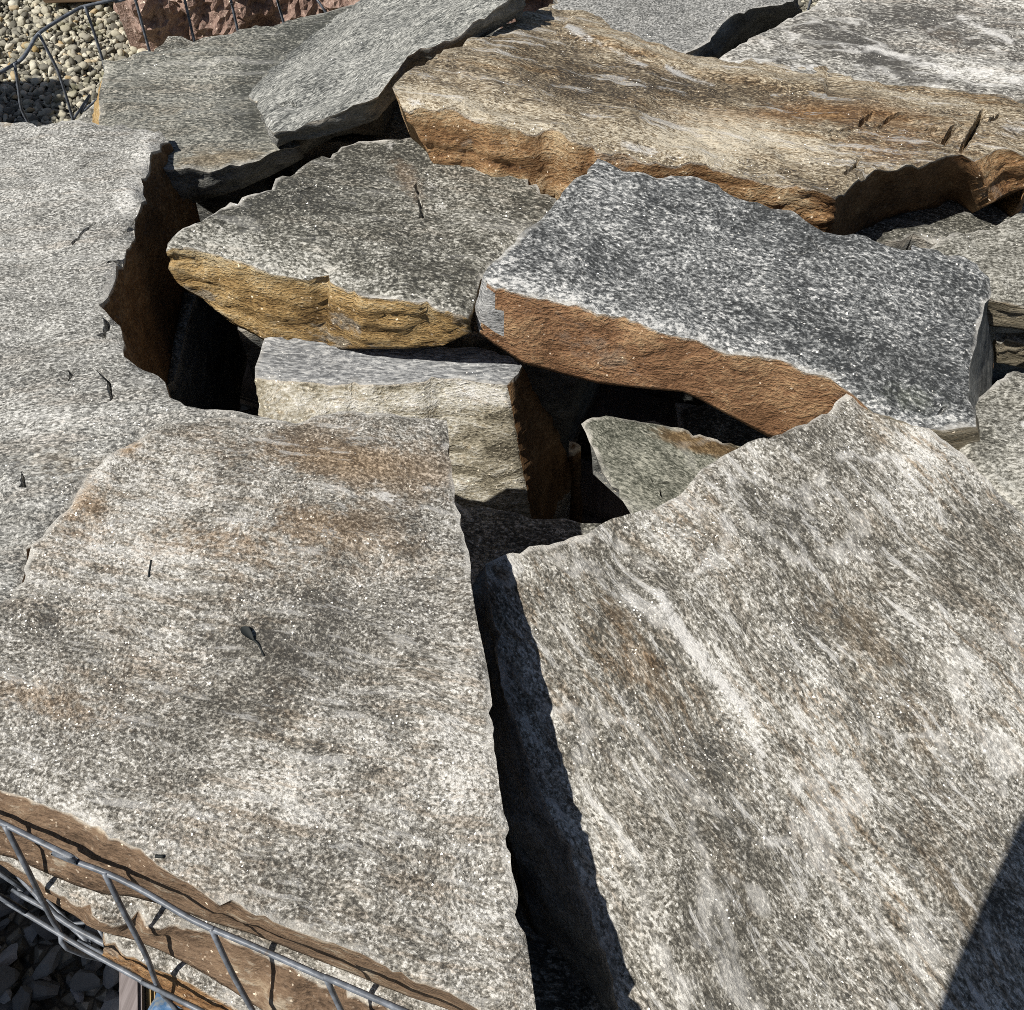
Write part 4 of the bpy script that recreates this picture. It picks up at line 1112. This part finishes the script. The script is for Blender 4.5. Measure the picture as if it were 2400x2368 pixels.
# ------------------------------------------------------------------ leaf, twigs on the slabs
from mathutils.bvhtree import BVHTree
S1o = bpy.data.objects["stone_slab"]
_bvh = BVHTree.FromPolygons([tuple(v.co) for v in S1o.data.vertices], [tuple(p.vertices) for p in S1o.data.polygons])
def surf(u, v):
    p = at_z(u, v, 0.75)
    hit = _bvh.ray_cast(Vector((p[0], p[1], 2.0)) - S1o.location, Vector((0, 0, -1)))
    return np.array([p[0], p[1], hit[0].z + S1o.location.z])
t_ = NT("dry_dark_leaf")
leaf_m = t_.finish((0.018, 0.021, 0.02), 0.7)
def leaf(name, label, u, v, z, L, Wd, ang, stem):
    c = surf(u, v)
    root = []
    n = 12
    for i in range(n + 1):
        s = i / n
        w = Wd * math.sin(math.pi * s ** 0.8) ** 0.8 * (1 - 0.25 * s) + 1e-4
        for q in (-1, -0.4, 0.4, 1):
            root.append([L * (s - 0.5), w * q, 0.0012 + 0.003 * abs(q) * abs(math.sin(3 * s))])
    P = np.array(root)
    Fc = [[i * 4 + k, (i + 1) * 4 + k, (i + 1) * 4 + k + 1, i * 4 + k + 1] for i in range(n) for k in range(3)]
    nv = len(P)
    P = np.vstack([P, P - (0, 0, 0.0008)])
    Fc = Fc + [[a + nv for a in f[::-1]] for f in Fc]
    tv, tf = tube(spline([(L * 0.40, 0, 0.0015), (L * 0.75, 0.001, 0.0008), (L * 0.5 + stem, -0.002, 0.0006)], 0.003), 0.0009, 6)
    ca, sa = math.cos(ang), math.sin(ang)
    Q = np.array([[ca, -sa, 0], [sa, ca, 0], [0, 0, 1]])
    e = empty(name, c)
    mesh_obj("blade", P @ Q.T + c, Fc, leaf_m, parent=e, origin=np.zeros(3))
    mesh_obj("stem", np.array(tv) @ Q.T + c, tf, leaf_m, parent=e, origin=np.zeros(3))
    return tag(e, label, "leaf")
leaf("dry_leaf", "small black dry leaf with a thin stem on the front left slab", 582, 1488, 0.7515, 0.020, 0.0042, R(-46), 0.018)
def twig(label, pts, z, r):
    P = spline([surf(u, v) + (0, 0, 0.3 * r) for u, v in pts], 0.004)
    V, Fc = tube(P, r, 6)
    return tag(mesh_obj("twig", V, Fc, leaf_m), label, "twig")
twig("short black sliver of bark standing out on the front left slab above the leaf", [(354, 1313), (350, 1332), (347, 1352)], 0.7482, 0.0009)
twig("tiny black crumb near the brown edge of the front left slab", [(366, 2008), (376, 2009), (386, 2009)], 0.7485, 0.0014)

# ------------------------------------------------------------------ yard behind: red sandstone block, plank
def rough_block(name, label, c, sx, sy, sz, ang, m, amp, sc, res=0.02, seed=0.0, margin=0.03, group=None, cat="stone block", amp_top=None):
    """split-face block: a box of fine quads whose faces are pitched in relief, with drafted margins"""
    V, Fc = [], []
    idx = {}
    nx_, ny_, nz_ = max(2, int(sx / res)), max(2, int(sy / res)), max(2, int(sz / res))
    def vid(i, j, k):
        if (i, j, k) not in idx:
            idx[(i, j, k)] = len(V)
            V.append([(i / nx_ - .5) * sx, (j / ny_ - .5) * sy, (k / nz_) * sz])
        return idx[(i, j, k)]
    for j in (0, ny_):
        for i in range(nx_):
            for k in range(nz_):
                q = [vid(i, j, k), vid(i + 1, j, k), vid(i + 1, j, k + 1), vid(i, j, k + 1)]
                Fc.append(q if j == 0 else q[::-1])
    for i in (0, nx_):
        for j in range(ny_):
            for k in range(nz_):
                q = [vid(i, j, k), vid(i, j, k + 1), vid(i, j + 1, k + 1), vid(i, j + 1, k)]
                Fc.append(q if i == 0 else q[::-1])
    for k in (0, nz_):
        for i in range(nx_):
            for j in range(ny_):
                q = [vid(i, j, k), vid(i, j + 1, k), vid(i + 1, j + 1, k), vid(i + 1, j, k)]
                Fc.append(q if k == 0 else q[::-1])
    V = np.array(V)
    ex = np.minimum(V[:, 0] + sx / 2, sx / 2 - V[:, 0])
    ey = np.minimum(V[:, 1] + sy / 2, sy / 2 - V[:, 1])
    ez = np.minimum(V[:, 2], sz - V[:, 2])
    nrm = np.zeros_like(V)
    for a, e, s in ((0, ex, sx / 2), (1, ey, sy / 2)):
        on = e < 1e-6
        nrm[on, a] = np.sign(V[on, a])
    on = ez < 1e-6
    nrm[on, 2] = np.sign(V[on, 2] - sz / 2)
    E = np.stack([ex, ey, ez], 1)
    E2 = np.sort(E, 1)[:, 1]
    wgt = np.clip((E2 - margin) / 0.03, 0, 1)
    r = fbm(V * sc + seed, 5, 0.62)
    d = amp * (0.35 + r) * wgt
    V = V + nrm * d[:, None]
    ca, sa = math.cos(ang), math.sin(ang)
    V = V @ np.array([[ca, -sa, 0], [sa, ca, 0], [0, 0, 1]]).T + np.asarray(c)
    o = mesh_obj(name, V, Fc, m, smooth=False)
    return tag(o, label, cat, group, "thing")

red = broken("red_sandstone", [(0.10, 0.062, 0.048), (0.23, 0.150, 0.120), (0.33, 0.225, 0.180), (0.45, 0.34, 0.29)], grain=110, seed=31, zs=1.0, aspect=1.0, spot=(0.2, 0.14, 0.1), spot_amt=0.3, bump=1.0)
x0 = at_z(305, 125, 0.0)
rough_block("sandstone_block", "reddish rough faced sandstone block standing on the gravel behind the cage", (x0[0] + 0.75, x0[1] + 0.30, 0.0), 1.5, 0.55, 0.62, R(3), red, 0.055, 9.0, res=0.014, seed=2.0, margin=0.035)
pl = at_z(212, -12, 0.06)
V, Fc = box_mesh(pl + (0.0, 0.05, 0), 0.34, 0.10, 0.05, R(4))
tag(mesh_obj("plank", V, Fc, w_brown, smooth=False), "brown wooden plank end lying on the gravel left of the red block", "plank")
V, Fc = box_mesh(pl + (0.10, 0.05, -0.045), 0.05, 0.09, 0.03, R(4))

# neighbouring stacks out of the frame at the left; their shade falls on the gravel
rough_block("stone_block", "tall grey stone block on the gravel at the far left, its shadow on the gravel", (-2.37, 1.84, 0.0), 1.0, 1.02, 0.80, R(0), s_grey, 0.03, 6.0, res=0.04, seed=6.0)
rough_block("stone_block", "grey stone block on the gravel at the near left, shading the crushed stone", (-1.77, -0.45, 0.0), 1.22, 1.0, 1.0, R(0), s_grey, 0.03, 6.0, res=0.04, seed=9.0)

# ------------------------------------------------------------------ the person taking the photo (behind the lens)
def person(x, y, face):
    J = [(0, 0, 0.98, .15), (0, 0.01, 1.18, .145), (0, 0.02, 1.36, .16), (0, 0.02, 1.47, .075), (0, 0.03, 1.55, .058), (0, 0.05, 1.66, .10), (0, 0.06, 1.74, .085)]
    Vv = [j[:3] for j in J]
    rad = [j[3] for j in J]
    Ed = [(i, i + 1) for i in range(6)]
    def chain(start, pts):
        p = start
        for q in pts:
            Vv.append(q[:3]); rad.append(q[3]); Ed.append((p, len(Vv) - 1)); p = len(Vv) - 1
        return p
    for s in (-1, 1):
        chain(0, [(0.095 * s, 0, 0.90, .10), (0.10 * s, 0.01, 0.50, .068), (0.10 * s, -0.02, 0.10, .046), (0.11 * s, 0.03, 0.055, .042), (0.12 * s, 0.16, 0.045, .035)])
        w = chain(2, [(0.19 * s, 0.01, 1.40, .062), (0.225 * s, 0.17, 1.29, .048), (0.165 * s, 0.27, 1.355, .036), (0.13 * s, 0.325, 1.385, .030), (0.115 * s, 0.345, 1.40, .026)])
        for k, (dx, L) in enumerate(((-0.024, .055), (-0.008, .066), (0.008, .062), (0.024, .048))):
            chain(w, [(0.10 * s + dx, 0.345 + L * .3, 1.40 + L * .5, .0095), (0.085 * s + dx, 0.345 + L * .3, 1.40 + L * .9, .0085)])
        chain(w - 1, [(0.09 * s, 0.335, 1.39, .012), (0.065 * s, 0.345, 1.40, .010)])
    me = bpy.data.meshes.new("body")
    me.from_pydata(Vv, Ed, [])
    o = bpy.data.objects.new("person", me)
    COL.objects.link(o)
    o.location = (x, y, 0)
    o.rotation_euler = (0, 0, face)
    sk = o.modifiers.new("skin", 'SKIN')
    sk.use_smooth_shade = True
    for i, sv_ in enumerate(me.skin_vertices[0].data):
        sv_.radius = (rad[i] * (1.15 if i < 3 else 1), rad[i] * (0.8 if i < 3 else 1))
        sv_.use_root = (i == 0)
    sb = o.modifiers.new("sub", 'SUBSURF')
    sb.levels = sb.render_levels = 2
    t = NT("dark_clothes")
    m = t.finish((0.03, 0.034, 0.045), 0.85)
    me.materials.append(m)
    tag(o, "person in dark clothes standing before the cage, shading the front right slab corner", "person")
    return o
person(0.182, -0.395, R(6))
